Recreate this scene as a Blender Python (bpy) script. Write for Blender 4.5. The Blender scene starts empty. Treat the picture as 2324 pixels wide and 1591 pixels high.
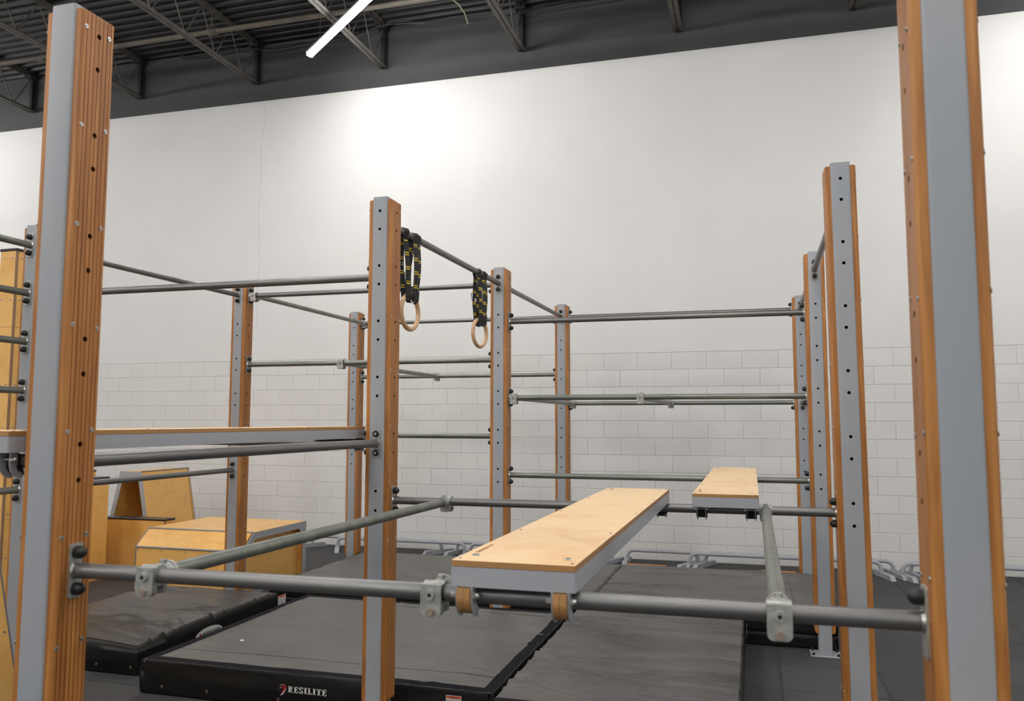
import bpy, bmesh, math, random
from mathutils import Vector, Matrix, noise
random.seed(7)
PI = math.pi
scene = bpy.context.scene
COL = scene.collection

# ------------------------------------------------------------------ camera
cam_d = bpy.data.cameras.new('camera')
cam = bpy.data.objects.new('camera', cam_d)
COL.objects.link(cam)
_f = Vector((-0.28069834, 0.95590996, 0.08628201)).normalized()
_r = Vector((0.95952624, 0.28161462, 0.00161339)).normalized()
_u = _r.cross(_f).normalized()
M = Matrix(((_r.x, _u.x, -_f.x, 1.9235070), (_r.y, _u.y, -_f.y, -4.0661731), (_r.z, _u.z, -_f.z, 1.6322374), (0, 0, 0, 1)))
cam.matrix_world = M
cam_d.sensor_width = 36.0
cam_d.lens = 36.0 * 1848.6756 / 2324
cam_d.clip_start = 0.05
cam_d.clip_end = 100
cam_d.dof.use_dof = True
cam_d.dof.focus_distance = 5.6
cam_d.dof.aperture_fstop = 5.0
scene.camera = cam

# ------------------------------------------------------------------ world, exposure
w = bpy.data.worlds.new('world')
scene.world = w
w.use_nodes = True
w.node_tree.nodes['Background'].inputs[0].default_value = (0.8, 0.85, 0.9, 1)
w.node_tree.nodes['Background'].inputs[1].default_value = 0.02
scene.view_settings.view_transform = 'Standard'
scene.view_settings.look = 'None'
scene.view_settings.gamma = 1.0
scene.view_settings.use_curve_mapping = False
scene.view_settings.exposure = 0.0
LAMP = 92.0          # emission of the tube light diffusers

# ------------------------------------------------------------------ materials
def nmat(name, base=(.5, .5, .5), rough=.5, metal=0.0, spec=0.5):
    m = bpy.data.materials.new(name)
    m.use_nodes = True
    nt = m.node_tree
    b = nt.nodes['Principled BSDF']
    b.inputs['Base Color'].default_value = (*base, 1)
    b.inputs['Roughness'].default_value = rough
    b.inputs['Metallic'].default_value = metal
    b.inputs['Specular IOR Level'].default_value = spec
    return m, nt, b

def coords(nt, scale=(1, 1, 1), kind='Object', per_object=False):
    tc = nt.nodes.new('ShaderNodeTexCoord')
    mp = nt.nodes.new('ShaderNodeMapping')
    mp.inputs['Scale'].default_value = scale
    nt.links.new(tc.outputs[kind], mp.inputs['Vector'])
    if per_object:
        oi = nt.nodes.new('ShaderNodeObjectInfo')
        mul = nt.nodes.new('ShaderNodeVectorMath'); mul.operation = 'SCALE'
        cmb = nt.nodes.new('ShaderNodeCombineXYZ')
        for k in range(3):
            nt.links.new(oi.outputs['Random'], cmb.inputs[k])
        nt.links.new(cmb.outputs[0], mul.inputs[0]); mul.inputs['Scale'].default_value = 37.0
        nt.links.new(mul.outputs[0], mp.inputs['Location'])
    return mp.outputs[0]

def nz(nt, vec, scale=5, detail=4, rough=.55, dist=0.0):
    n = nt.nodes.new('ShaderNodeTexNoise')
    n.inputs['Scale'].default_value = scale
    n.inputs['Detail'].default_value = detail
    n.inputs['Roughness'].default_value = rough
    n.inputs['Distortion'].default_value = dist
    nt.links.new(vec, n.inputs['Vector'])
    return n.outputs['Fac']

def ramp(nt, fac, stops):
    r = nt.nodes.new('ShaderNodeValToRGB')
    el = r.color_ramp.elements
    while len(el) < len(stops):
        el.new(0.5)
    for e, (p, c) in zip(el, stops):
        e.position = p; e.color = (*c, 1)
    nt.links.new(fac, r.inputs[0])
    return r.outputs[0]

def mixc(nt, a, b, fac, mode='MIX'):
    mx = nt.nodes.new('ShaderNodeMix'); mx.data_type = 'RGBA'; mx.blend_type = mode
    for s, v in ((mx.inputs[0], fac), (mx.inputs[6], a), (mx.inputs[7], b)):
        if isinstance(v, (int, float)): s.default_value = v
        elif isinstance(v, tuple): s.default_value = (*v, 1)
        else: nt.links.new(v, s)
    return mx.outputs[2]

def bump(nt, b, h, strength=.2, dist=.002):
    bp = nt.nodes.new('ShaderNodeBump')
    bp.inputs['Strength'].default_value = strength
    bp.inputs['Distance'].default_value = dist
    nt.links.new(h, bp.inputs['Height'])
    nt.links.new(bp.outputs[0], b.inputs['Normal'])

def m_noise(name, c0, c1, scale, rough=.5, metal=0., detail=4, stretch=(1, 1, 1), bmp=0., bscale=None, bdist=.002, spec=.5, per=False, lo=.3, hi=.7):
    m, nt, b = nmat(name, c0, rough, metal, spec)
    v = coords(nt, stretch, per_object=per)
    f = nz(nt, v, scale, detail)
    nt.links.new(ramp(nt, f, [(lo, c0), (hi, c1)]), b.inputs['Base Color'])
    if bmp:
        bump(nt, b, nz(nt, v, bscale or scale, 5), bmp, bdist)
    return m

def wood_mat(name, light, mid, dark, rough=.42):
    m, nt, b = nmat(name, mid, rough)
    v = coords(nt, (1, 1, .045), per_object=True)
    f1 = nz(nt, v, 60, 4, .6, .6)
    v2 = coords(nt, (1, 1, .10), per_object=True)
    f2 = nz(nt, v2, 14, 3, .5, 1.4)
    wv = nt.nodes.new('ShaderNodeTexWave'); wv.wave_type = 'BANDS'; wv.bands_direction = 'Y'
    wv.inputs['Scale'].default_value = 20; wv.inputs['Distortion'].default_value = 7
    wv.inputs['Detail'].default_value = 3; wv.inputs['Detail Scale'].default_value = 1.4
    nt.links.new(v2, wv.inputs['Vector'])
    c = ramp(nt, f1, [(.30, dark), (.5, mid), (.72, light)])
    c = mixc(nt, c, ramp(nt, wv.outputs['Fac'], [(0.0, dark), (.55, mid), (1, light)]), .30)
    c = mixc(nt, c, ramp(nt, f2, [(.35, dark), (.65, light)]), .25)
    nt.links.new(c, b.inputs['Base Color'])
    bump(nt, b, f1, .15, .001)
    return m

MAT = {}
MAT['paint'] = m_noise('grey_post_paint', (.365, .370, .395), (.325, .355, .39), 1.6, .42, detail=3, per=True, lo=.42, hi=.62, bmp=.12, bscale=350, bdist=.0005)
MAT['paint2'] = m_noise('grey_frame_paint', (.385, .395, .43), (.35, .37, .405), 2.0, .38, bmp=.08, bscale=300, bdist=.0005)
MAT['hole'] = nmat('hole_shade', (.006, .006, .007), .9)[0]  # near-black paints the shade inside holes and screw sockets
MAT['wood'] = wood_mat('stained_fir', (.58, .26, .068), (.43, .165, .032), (.23, .074, .012))
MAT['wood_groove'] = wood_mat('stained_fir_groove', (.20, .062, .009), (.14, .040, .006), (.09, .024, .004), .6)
MAT['zinc'] = m_noise('bright_zinc', (.62, .62, .60), (.42, .43, .42), 40, .32, .9, bmp=.1, bscale=90)
MAT['galv'] = m_noise('galvanised_casting', (.50, .51, .48), (.30, .31, .295), 45, .45, .5, bmp=.3, bscale=60, bdist=.001, per=True)
MAT['pipe'] = m_noise('dark_steel_pipe', (.17, .165, .165), (.23, .23, .228), 9, .38, .7, stretch=(1, 1, .2), per=True, bmp=.05, bscale=200, bdist=.0005)
MAT['pipe_galv'] = m_noise('galvanised_pipe', (.27, .285, .25), (.17, .18, .16), 12, .42, .6, stretch=(1, 1, .15), per=True)
MAT['rubber'] = nmat('black_rubber_cap', (.012, .012, .013), .38)[0]
MAT['black'] = nmat('black_plastic', (.015, .015, .016), .35)[0]
MAT['copper'] = nmat('brass_bolt', (.58, .46, .38), .35, .85)[0]
MAT['white'] = nmat('white_print', (.72, .72, .72), .6)[0]
MAT['red'] = nmat('red_print', (.45, .01, .015), .5)[0]
MAT['orange'] = nmat('orange_print', (.80, .13, .03), .6)[0]
MAT['inkgrey'] = nmat('grey_print', (.28, .28, .30), .7)[0]
MAT['ink'] = nmat('black_print', (.02, .02, .02), .7)[0]
MAT['yellow'] = nmat('yellow_mark', (.80, .58, .03), .6)[0]
MAT['webbing'] = m_noise('black_webbing', (.012, .012, .013), (.022, .022, .024), 300, .7)
MAT['joist'] = m_noise('grey_joist_steel', (.135, .122, .105), (.07, .065, .060), 7, .6, .1, per=True)
MAT['deck'] = m_noise('dark_roof_deck', (.040, .039, .041), (.028, .027, .029), 3, .45, .3)
MAT['pipe_roof'] = m_noise('dusty_roof_pipe', (.18, .155, .12), (.12, .11, .095), 6, .6, .2)
MAT['cable'] = nmat('cream_cable', (.42, .40, .26), .6)[0]
MAT['mortar'] = nmat('painted_mortar', (.62, .61, .60), .75)[0]

def m_wall():
    m, nt, b = nmat('white_wall_paint', (.80, .80, .79), .62, spec=.4)
    v = coords(nt, (1, 1, 1), 'Object')
    f = nz(nt, v, .6, 3)
    c = ramp(nt, f, [(.35, (.755, .755, .75)), (.65, (.80, .80, .795))])
    nt.links.new(c, b.inputs['Base Color'])
    bump(nt, b, nz(nt, v, 40, 5), .12, .002)
    return m
MAT['wall'] = m_wall()
def m_block():
    m, nt, b = nmat('painted_block', (.76, .755, .74), .66, spec=.4)
    v = coords(nt, (1, 1, 1), per_object=True)
    f = nz(nt, v, 2.2, 3)
    c = ramp(nt, f, [(.35, (.74, .732, .72)), (.6, (.765, .76, .75))])
    v2 = coords(nt, (3.0, 3.0, .8), per_object=True)
    st = ramp(nt, nz(nt, v2, 4, 5, .7), [(.62, (0, 0, 0)), (.78, (1, 1, 1))])
    c = mixc(nt, c, (.60, .575, .54), mixc(nt, (0, 0, 0), st, .22))
    nt.links.new(c, b.inputs['Base Color'])
    bump(nt, b, nz(nt, v, 45, 6, .65), .35, .003)
    return m
MAT['block'] = m_block()
MAT['wall_dark'] = m_noise('dark_grey_wall_paint', (.070, .072, .077), (.058, .060, .065), 2, .6)
MAT['rub0'] = m_noise('rubber_tile', (.040, .040, .041), (.050, .050, .051), 120, .72, detail=6, bmp=.2, bscale=300, bdist=.001)
MAT['rub1'] = m_noise('rubber_tile_darker', (.034, .034, .035), (.043, .043, .044), 120, .70, detail=6, bmp=.2, bscale=300, bdist=.001)
MAT['rub2'] = m_noise('rubber_tile_lighter', (.047, .047, .048), (.058, .058, .058), 120, .74, detail=6, bmp=.2, bscale=300, bdist=.001)
def m_vinyl(name, a, b_, rough, bs=25, bstr=.8, wrd=.012):
    m, nt, b = nmat(name, a, rough, spec=.22 if a[0] < .02 else .5)
    v = coords(nt, (1, 1, 1), per_object=True)
    nt.links.new(ramp(nt, nz(nt, v, 2.5, 4), [(.35, a), (.65, b_)]), b.inputs['Base Color'])
    v2 = coords(nt, (1, 4.0, 1), per_object=True)
    f = nz(nt, v2, 2.6, 4, .55, .8)
    mr = nt.nodes.new('ShaderNodeMath'); mr.operation = 'SUBTRACT'; mr.inputs[1].default_value = .5; nt.links.new(f, mr.inputs[0])
    ab = nt.nodes.new('ShaderNodeMath'); ab.operation = 'ABSOLUTE'; nt.links.new(mr.outputs[0], ab.inputs[0])
    pw = nt.nodes.new('ShaderNodeMath'); pw.operation = 'POWER'; pw.inputs[1].default_value = .6; nt.links.new(ab.outputs[0], pw.inputs[0])
    bump(nt, b, pw.outputs[0], bstr, wrd)
    return m
MAT['mat_top'] = m_vinyl('grey_mat_fabric', (.100, .096, .092), (.116, .112, .107), .44)
MAT['mat_top2'] = m_vinyl('charcoal_mat_vinyl', (.062, .057, .053), (.075, .070, .065), .36, wrd=.008)
MAT['mat_side'] = m_vinyl('black_mat_vinyl', (.009, .009, .009), (.012, .012, .012), .36, bstr=.4, wrd=.004)
MAT['velcro'] = m_noise('black_hook_strip', (.008, .0075, .010), (.013, .012, .016), 300, .95, spec=.15)
MAT['thread'] = nmat('dark_thread', (.02, .02, .02), .8)[0]

def ply(name, a, b_, c_, rough=.38, per=True, sc=(1, 1, 1)):
    m, nt, b = nmat(name, a, rough)
    v = coords(nt, sc, per_object=per)
    f1 = nz(nt, v, 2.6, 5, .55, 1.6)
    f2 = nz(nt, v, 11, 4, .6, 2.5)
    c = ramp(nt, f1, [(.32, b_), (.5, a), (.75, a)])
    c = mixc(nt, c, ramp(nt, f2, [(.30, b_), (.6, a)]), .35)
    vo = nt.nodes.new('ShaderNodeTexVoronoi'); vo.inputs['Scale'].default_value = 2.3
    nt.links.new(v, vo.inputs['Vector'])
    k = ramp(nt, vo.outputs['Distance'], [(.015, (1, 1, 1)), (.06, (0, 0, 0))])
    c = mixc(nt, c, c_, k)
    nt.links.new(c, b.inputs['Base Color'])
    return m
MAT['ply_top'] = ply('birch_ply_face', (.90, .64, .36), (.78, .47, .21), (.62, .33, .13), sc=(1, 1, .3))
MAT['ply_box'] = ply('varnished_ply', (.86, .50, .15), (.72, .37, .085), (.40, .14, .03), .34)
def m_edge(name, axis, sc):
    m, nt, b = nmat(name, (.4, .2, .08), .5)
    v = coords(nt, (1, 1, 1))
    wv = nt.nodes.new('ShaderNodeTexWave'); wv.wave_type = 'BANDS'; wv.bands_direction = axis
    wv.inputs['Scale'].default_value = sc; wv.inputs['Distortion'].default_value = .6; wv.inputs['Detail'].default_value = 2
    nt.links.new(v, wv.inputs['Vector'])
    nt.links.new(ramp(nt, wv.outputs['Fac'], [(.1, (.16, .065, .018)), (.5, (.48, .24, .08)), (1, (.60, .34, .13))]), b.inputs['Base Color'])
    return m
MAT['ply_edge'] = m_edge('ply_edge_laminations', 'Z', 80)
MAT['ply_edge_x'] = m_edge('ply_disc_laminations', 'X', 80)
MAT['ring'] = m_edge('birch_ring', 'Z', 30)
MAT['ring'] = ply('birch_ring_wood', (.62, .40, .23), (.48, .28, .14), (.5, .3, .15), .35, sc=(6, 6, 6))
MAT['lam'] = nmat('black_laminate', (.02, .018, .017), .3)[0]
MAT['strip'] = nmat('brown_strip', (.30, .17, .09), .5)[0]
MAT['alu'] = nmat('grey_edge_trim', (.26, .265, .30), .35, .3)[0]
def m_emit():
    m = bpy.data.materials.new('led_diffuser'); m.use_nodes = True
    nt = m.node_tree; b = nt.nodes['Principled BSDF']
    b.inputs['Emission Color'].default_value = (1.0, .975, .94, 1)
    b.inputs['Emission Strength'].default_value = LAMP
    return m
MAT['lamp'] = m_emit()
MAT['housing'] = nmat('white_fixture_housing', (.6, .6, .6), .5)[0]

# ------------------------------------------------------------------ mesh helpers
def meshobj(name, bm, mats, parent=None, loc=None, smooth=False, recalc=True):
    if recalc:
        bmesh.ops.recalc_face_normals(bm, faces=bm.faces)
    me = bpy.data.meshes.new(name)
    bm.to_mesh(me); bm.free()
    if not isinstance(mats, (list, tuple)): mats = [mats]
    for m in mats: me.materials.append(MAT[m] if isinstance(m, str) else m)
    if smooth: sm(me)
    return put(name, me, parent, loc)

def sm(me, ang=40):
    for p in me.polygons: p.use_smooth = True
    try: me.set_sharp_from_angle(angle=math.radians(ang))
    except Exception: pass

def put(name, me, parent=None, loc=None, rot=None):
    o = bpy.data.objects.new(name, me)
    COL.objects.link(o)
    if parent is not None: o.parent = parent
    if loc is not None: o.location = loc
    if rot is not None: o.rotation_euler = rot
    return o

def thing(name, label, cat, loc=(0, 0, 0), rot=(0, 0, 0), group=None):
    o = bpy.data.objects.new(name, None); COL.objects.link(o)
    o.empty_display_size = .1
    o.location = loc; o.rotation_euler = rot
    tag(o, label, cat, group)
    return o

def tag(o, label=None, cat=None, group=None, kind=None):
    if label: o['label'] = label
    if cat: o['category'] = cat
    if group: o['group'] = group
    if kind: o['kind'] = kind
    return o

def box(bm, x0, x1, y0, y1, z0, z1, bev=0.0, mi=0, seg=1):
    r = bmesh.ops.create_cube(bm, size=1.0)
    vs = r['verts']
    for v in vs:
        v.co = Vector((x0 + (v.co.x + .5) * (x1 - x0), y0 + (v.co.y + .5) * (y1 - y0), z0 + (v.co.z + .5) * (z1 - z0)))
    fs = set(f for v in vs for f in v.link_faces)
    if bev > 0:
        es = set(e for v in vs for e in v.link_edges)
        rr = bmesh.ops.bevel(bm, geom=list(es), offset=bev, segments=seg, affect='EDGES', profile=.5, clamp_overlap=True)
        fs = set(f for f in fs if f.is_valid) | set(rr['faces'])
    for f in fs:
        f.material_index = mi
    return fs

def cyl(bm, a, b, r, n=16, r2=None, cap=True, mi=0):
    a = Vector(a); b = Vector(b); d = (b - a)
    q = d.to_track_quat('Z', 'Y').to_matrix().to_4x4()
    m = Matrix.Translation((a + b) / 2) @ q
    rr = bmesh.ops.create_cone(bm, cap_ends=cap, segments=n, radius1=r, radius2=r if r2 is None else r2, depth=d.length, matrix=m)
    for f in set(f for v in rr['verts'] for f in v.link_faces): f.material_index = mi

def sphere(bm, c, r, u=14, v=9, sx=(1, 1, 1), mi=0):
    m = Matrix.Translation(c) @ Matrix.Diagonal((*sx, 1))
    rr = bmesh.ops.create_uvsphere(bm, u_segments=u, v_segments=v, radius=r, matrix=m)
    for f in set(f for v in rr['verts'] for f in v.link_faces): f.material_index = mi

def tube(bm, pts, r, n=12, mi=0, cap=True):
    pts = [Vector(p) for p in pts]
    rings = []
    up = Vector((0, 0, 1))
    t0 = (pts[1] - pts[0]).normalized()
    side = t0.cross(up)
    if side.length < 1e-4: side = t0.cross(Vector((1, 0, 0)))
    side.normalize()
    for i, p in enumerate(pts):
        if i == 0: t = pts[1] - p
        elif i == len(pts) - 1: t = p - pts[i - 1]
        else: t = (pts[i + 1] - p).normalized() + (p - pts[i - 1]).normalized()
        t.normalize()
        side = (side - t * side.dot(t)).normalized()
        up2 = side.cross(t)
        rings.append([bm.verts.new(p + side * math.cos(2 * PI * k / n) * r + up2 * math.sin(2 * PI * k / n) * r) for k in range(n)])
    for a, b in zip(rings, rings[1:]):
        for k in range(n):
            f = bm.faces.new((a[k], a[(k + 1) % n], b[(k + 1) % n], b[k])); f.material_index = mi
    if cap:
        bm.faces.new(rings[0]).material_index = mi; bm.faces.new(rings[-1]).material_index = mi

def prism(bm, pts, ax, a, b, mi=0):
    """polygon pts (2D) in the plane normal to ax, extruded from a to b"""
    def P(u, v, w):
        return {'x': (w, u, v), 'y': (u, w, v), 'z': (u, v, w)}[ax]
    A = [bm.verts.new(P(u, v, a)) for u, v in pts]
    B = [bm.verts.new(P(u, v, b)) for u, v in pts]
    n = len(pts)
    fs = [bm.faces.new(A), bm.faces.new(B)]
    for i in range(n):
        fs.append(bm.faces.new((A[i], A[(i + 1) % n], B[(i + 1) % n], B[i])))
    for f in fs: f.material_index = mi
    return fs

def rrect(x0, x1, y0, y1, r, n=4):
    out = []
    for cx, cy, a0 in ((x1 - r, y1 - r, 0), (x0 + r, y1 - r, PI / 2), (x0 + r, y0 + r, PI), (x1 - r, y0 + r, 1.5 * PI)):
        for k in range(n + 1):
            a = a0 + k * PI / 2 / n
            out.append((cx + r * math.cos(a), cy + r * math.sin(a)))
    return out

# ------------------------------------------------------------------ rig dimensions
H = 2.861
HO, HP, PER = .0787, .1019, .3048
def zhole(k, j): return H - HO - HP * j - PER * k
def zbar(k): return H - HO - HP / 2 - PER * k
HW = .0430            # half tube width
PT = .0262            # plank thickness
TF, TB = -.041, .099  # tube front / back
PF, PB = -.034, .090  # plank front / back
PC = (PF + PB) / 2
BR = .0211            # bar radius
ZS, ZE = .160, 2.846  # plank ends

# ================================================================== STRUCTURE
WY, WA = 5.7922, math.radians(.6542)
def build_structure():
    # floor ground + tiles
    bm = bmesh.new(); box(bm, -14, 9.5, -12, 5.9, -.10, -.004)
    fl = meshobj('floor', bm, 'rub1'); tag(fl, kind='structure')
    tx, ty = .609, .5325
    def edge_pts(p0, p1, nrm, sign):
        # interlocking wavy teeth between p0 and p1
        n = 12; out = []
        L = (Vector(p1) - Vector(p0)); d = L / n; nn = Vector(nrm) * .011 * sign
        for i in range(n):
            a = Vector(p0) + d * i
            out += [a + d * .0, a + d * .30, a + d * .22 + nn, a + d * .78 + nn, a + d * .70]
        return [(v.x, v.y) for v in out]
    pts = edge_pts((0, 0), (tx, 0), (0, 1), 1) + edge_pts((tx, 0), (tx, ty), (1, 0), 1) + list(reversed([])) 
    top = edge_pts((0, ty), (tx, ty), (0, 1), 1)
    lef = edge_pts((0, 0), (0, ty), (1, 0), 1)
    pts = pts + [(tx, ty)] + top[::-1] + lef[::-1][:-1]
    # clean duplicates
    cl = []
    for q in pts:
        if not cl or (abs(q[0] - cl[-1][0]) + abs(q[1] - cl[-1][1])) > 1e-6: cl.append(q)
    cx, cy = tx / 2, ty / 2
    cl = [(cx + (x - cx) * .9935, cy + (y - cy) * .9935) for x, y in cl]
    bm = bmesh.new(); prism(bm, cl, 'z', -.012, 0)
    bmesh.ops.triangulate(bm, faces=[f for f in bm.faces if len(f.verts) > 4])
    bmesh.ops.recalc_face_normals(bm, faces=bm.faces)
    mes = []
    for k in range(3):
        me = bpy.data.meshes.new('floor_tile'); bm.to_mesh(me); me.materials.append(MAT['rub%d' % k]); mes.append(me)
    bm.free()
    ox, oy = 3.276, 5.052
    cells = []
    cp = Vector((1.92, -4.07))
    for i in range(-14, 7):
        for j in range(-13, 2):
            x0 = ox + i * tx; y0 = oy + j * ty
            if x0 < -5.7 or x0 > 6 or y0 < -2.0: continue
            # skip tiles wholly outside the view wedge
            c = Vector((x0 + cx, y0 + cy)) - cp
            dd = c.x * _f.x + c.y * _f.y; ss = c.x * _r.x + c.y * _r.y
            if dd < 1.5 or abs(ss / dd) > .70: continue
            cells.append((c.length, x0, y0))
    cells.sort()
    for n, (_, x0, y0) in enumerate(cells[:300]):
        yy = y0
        k = random.choice((0, 0, 1, 2))
        put('floor_tile', mes[k], fl, (x0, yy, random.uniform(-.0006, .0006)))
    # back wall (rotated a little, like in the photograph)
    bm = bmesh.new(); box(bm, -13.5, 9.2, 0.0020, .25, 0, 7.0)
    wb = meshobj('wall_back', bm, 'mortar', loc=(0, WY, 0)); wb.rotation_euler = (0, 0, WA); tag(wb, kind='structure')
    bm = bmesh.new(); box(bm, -13.5, 9.2, -.003, .004, 2.458, 6.17, .002)
    meshobj('plaster_panel', bm, 'wall', wb)
    bm = bmesh.new(); box(bm, -13.5, 9.2, -.012, .004, 6.17, 7.0, .003)
    o = meshobj('dark_band', bm, 'wall_dark', wb); o['label'] = 'dark grey painted band at the top of the wall'
    # hairline crack, drawn as a thin grey ribbon
    bm = bmesh.new()
    pts = [(-4.66, 6.16), (-4.60, 5.95), (-4.63, 5.8), (-4.67, 5.5), (-4.655, 5.1), (-4.68, 4.5), (-4.65, 4.1), (-4.64, 3.8), (-4.67, 3.5), (-4.655, 3.2), (-4.66, 2.9)]
    fine = []
    for a, b in zip(pts, pts[1:]):
        for k in range(6):
            t = k / 6; fine.append((a[0] + (b[0] - a[0]) * t + random.uniform(-.006, .006), a[1] + (b[1] - a[1]) * t))
    prev = None
    for x, z in fine:
        cur = (bm.verts.new((x - .0018, -.0036, z)), bm.verts.new((x + .0018, -.0036, z)))
        if prev: bm.faces.new((prev[0], prev[1], cur[1], cur[0]))
        prev = cur
    o = meshobj('hairline_crack', bm, nmat('crack_grey', (.42, .41, .39), .9)[0], wb)
    # concrete blocks
    bl, bh = .4064, .2045
    def block_mesh(wd):
        bm = bmesh.new()
        g = .0028; c = .0030
        x0, x1, z0, z1 = g, wd - g, g, bh - g
        a = [bm.verts.new(v) for v in ((x0, .006, z0), (x1, .006, z0), (x1, .006, z1), (x0, .006, z1))]
        b = [bm.verts.new(v) for v in ((x0, -c * .2, z0), (x1, -c * .2, z0), (x1, -c * .2, z1), (x0, -c * .2, z1))]
        d = [bm.verts.new(v) for v in ((x0 + c, -.0022, z0 + c), (x1 - c, -.0022, z0 + c), (x1 - c, -.0022, z1 - c), (x0 + c, -.0022, z1 - c))]
        bm.faces.new(d)
        for i in range(4):
            j = (i + 1) % 4
            bm.faces.new((a[i], a[j], b[j], b[i])); bm.faces.new((b[i], b[j], d[j], d[i]))
        return bm
    bm = block_mesh(bl); bmesh.ops.recalc_face_normals(bm, faces=bm.faces)
    bme = bpy.data.meshes.new('concrete_block'); bm.to_mesh(bme); bme.materials.append(MAT['block'])
    vis = []; rest = []
    for r in range(12):
        off = 2.025 if r % 2 == 0 else 2.233
        # the course just under 2.25 has a joint at x=2.025; the top one at 2.233
        off = 2.233 if (11 - r) % 2 == 0 else 2.025
        for i in range(-40, 20):
            x = off + i * bl; z = r * bh
            if x < -13.3 or x > 8.7: continue
            c = Vector((x + bl / 2, WY)) - Vector((1.92, -4.07))
            dd = c.x * _f.x + c.y * _f.y; ss = c.x * _r.x + c.y * _r.y
            if abs(ss / dd) < .645: vis.append((dd, x, z))
            else: rest.append((x, z))
    vis.sort()
    for dd, x, z in vis[:300]:
        put('concrete_block', bme, wb, (x + random.uniform(-.001, .001), random.uniform(-.0012, .0006), z))
    rest += [(x, z) for _, x, z in vis[300:]]
    big = bmesh.new()
    for x, z in rest:
        n0 = len(big.verts)
        big.from_mesh(bme); big.verts.ensure_lookup_table()
        for v in big.verts[n0:]: v.co += Vector((x, 0, z))
    o = meshobj('concrete_blocks', big, 'block', wb); o['kind'] = 'stuff'
    bm.free()
    # other walls (outside the picture)
    for nm, b in (('wall_left', (-13.75, -13.5, -12, 6.1, 0, 7.1)), ('wall_right', (9.2, 9.45, -12, 6.1, 0, 7.1)), ('wall_front', (-13.75, 9.45, -12.25, -12, 0, 7.1))):
        bm = bmesh.new(); box(bm, *b); tag(meshobj(nm, bm, 'wall'), kind='structure')
    # corrugated deck
    bm = bmesh.new()
    prof = []; y = -12.0; pitch = .152
    while y < 5.9:
        prof += [(y, 6.992), (y + .045, 6.992), (y + .062, 7.030), (y + .135, 7.030)]
        y += pitch
    prof.append((y, 6.992))
    for a, b in zip(prof, prof[1:]):
        v = [bm.verts.new(q) for q in ((-13.7, a[0], a[1]), (9.4, a[0], a[1]), (9.4, b[0], b[1]), (-13.7, b[0], b[1]))]
        bm.faces.new(v)
    bmesh.ops.remove_doubles(bm, verts=bm.verts, dist=1e-5)
    box(bm, -13.75, 9.45, -12.3, 6.1, 7.045, 7.12)
    tag(meshobj('ceiling', bm, 'deck'), kind='structure')
build_structure()

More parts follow.
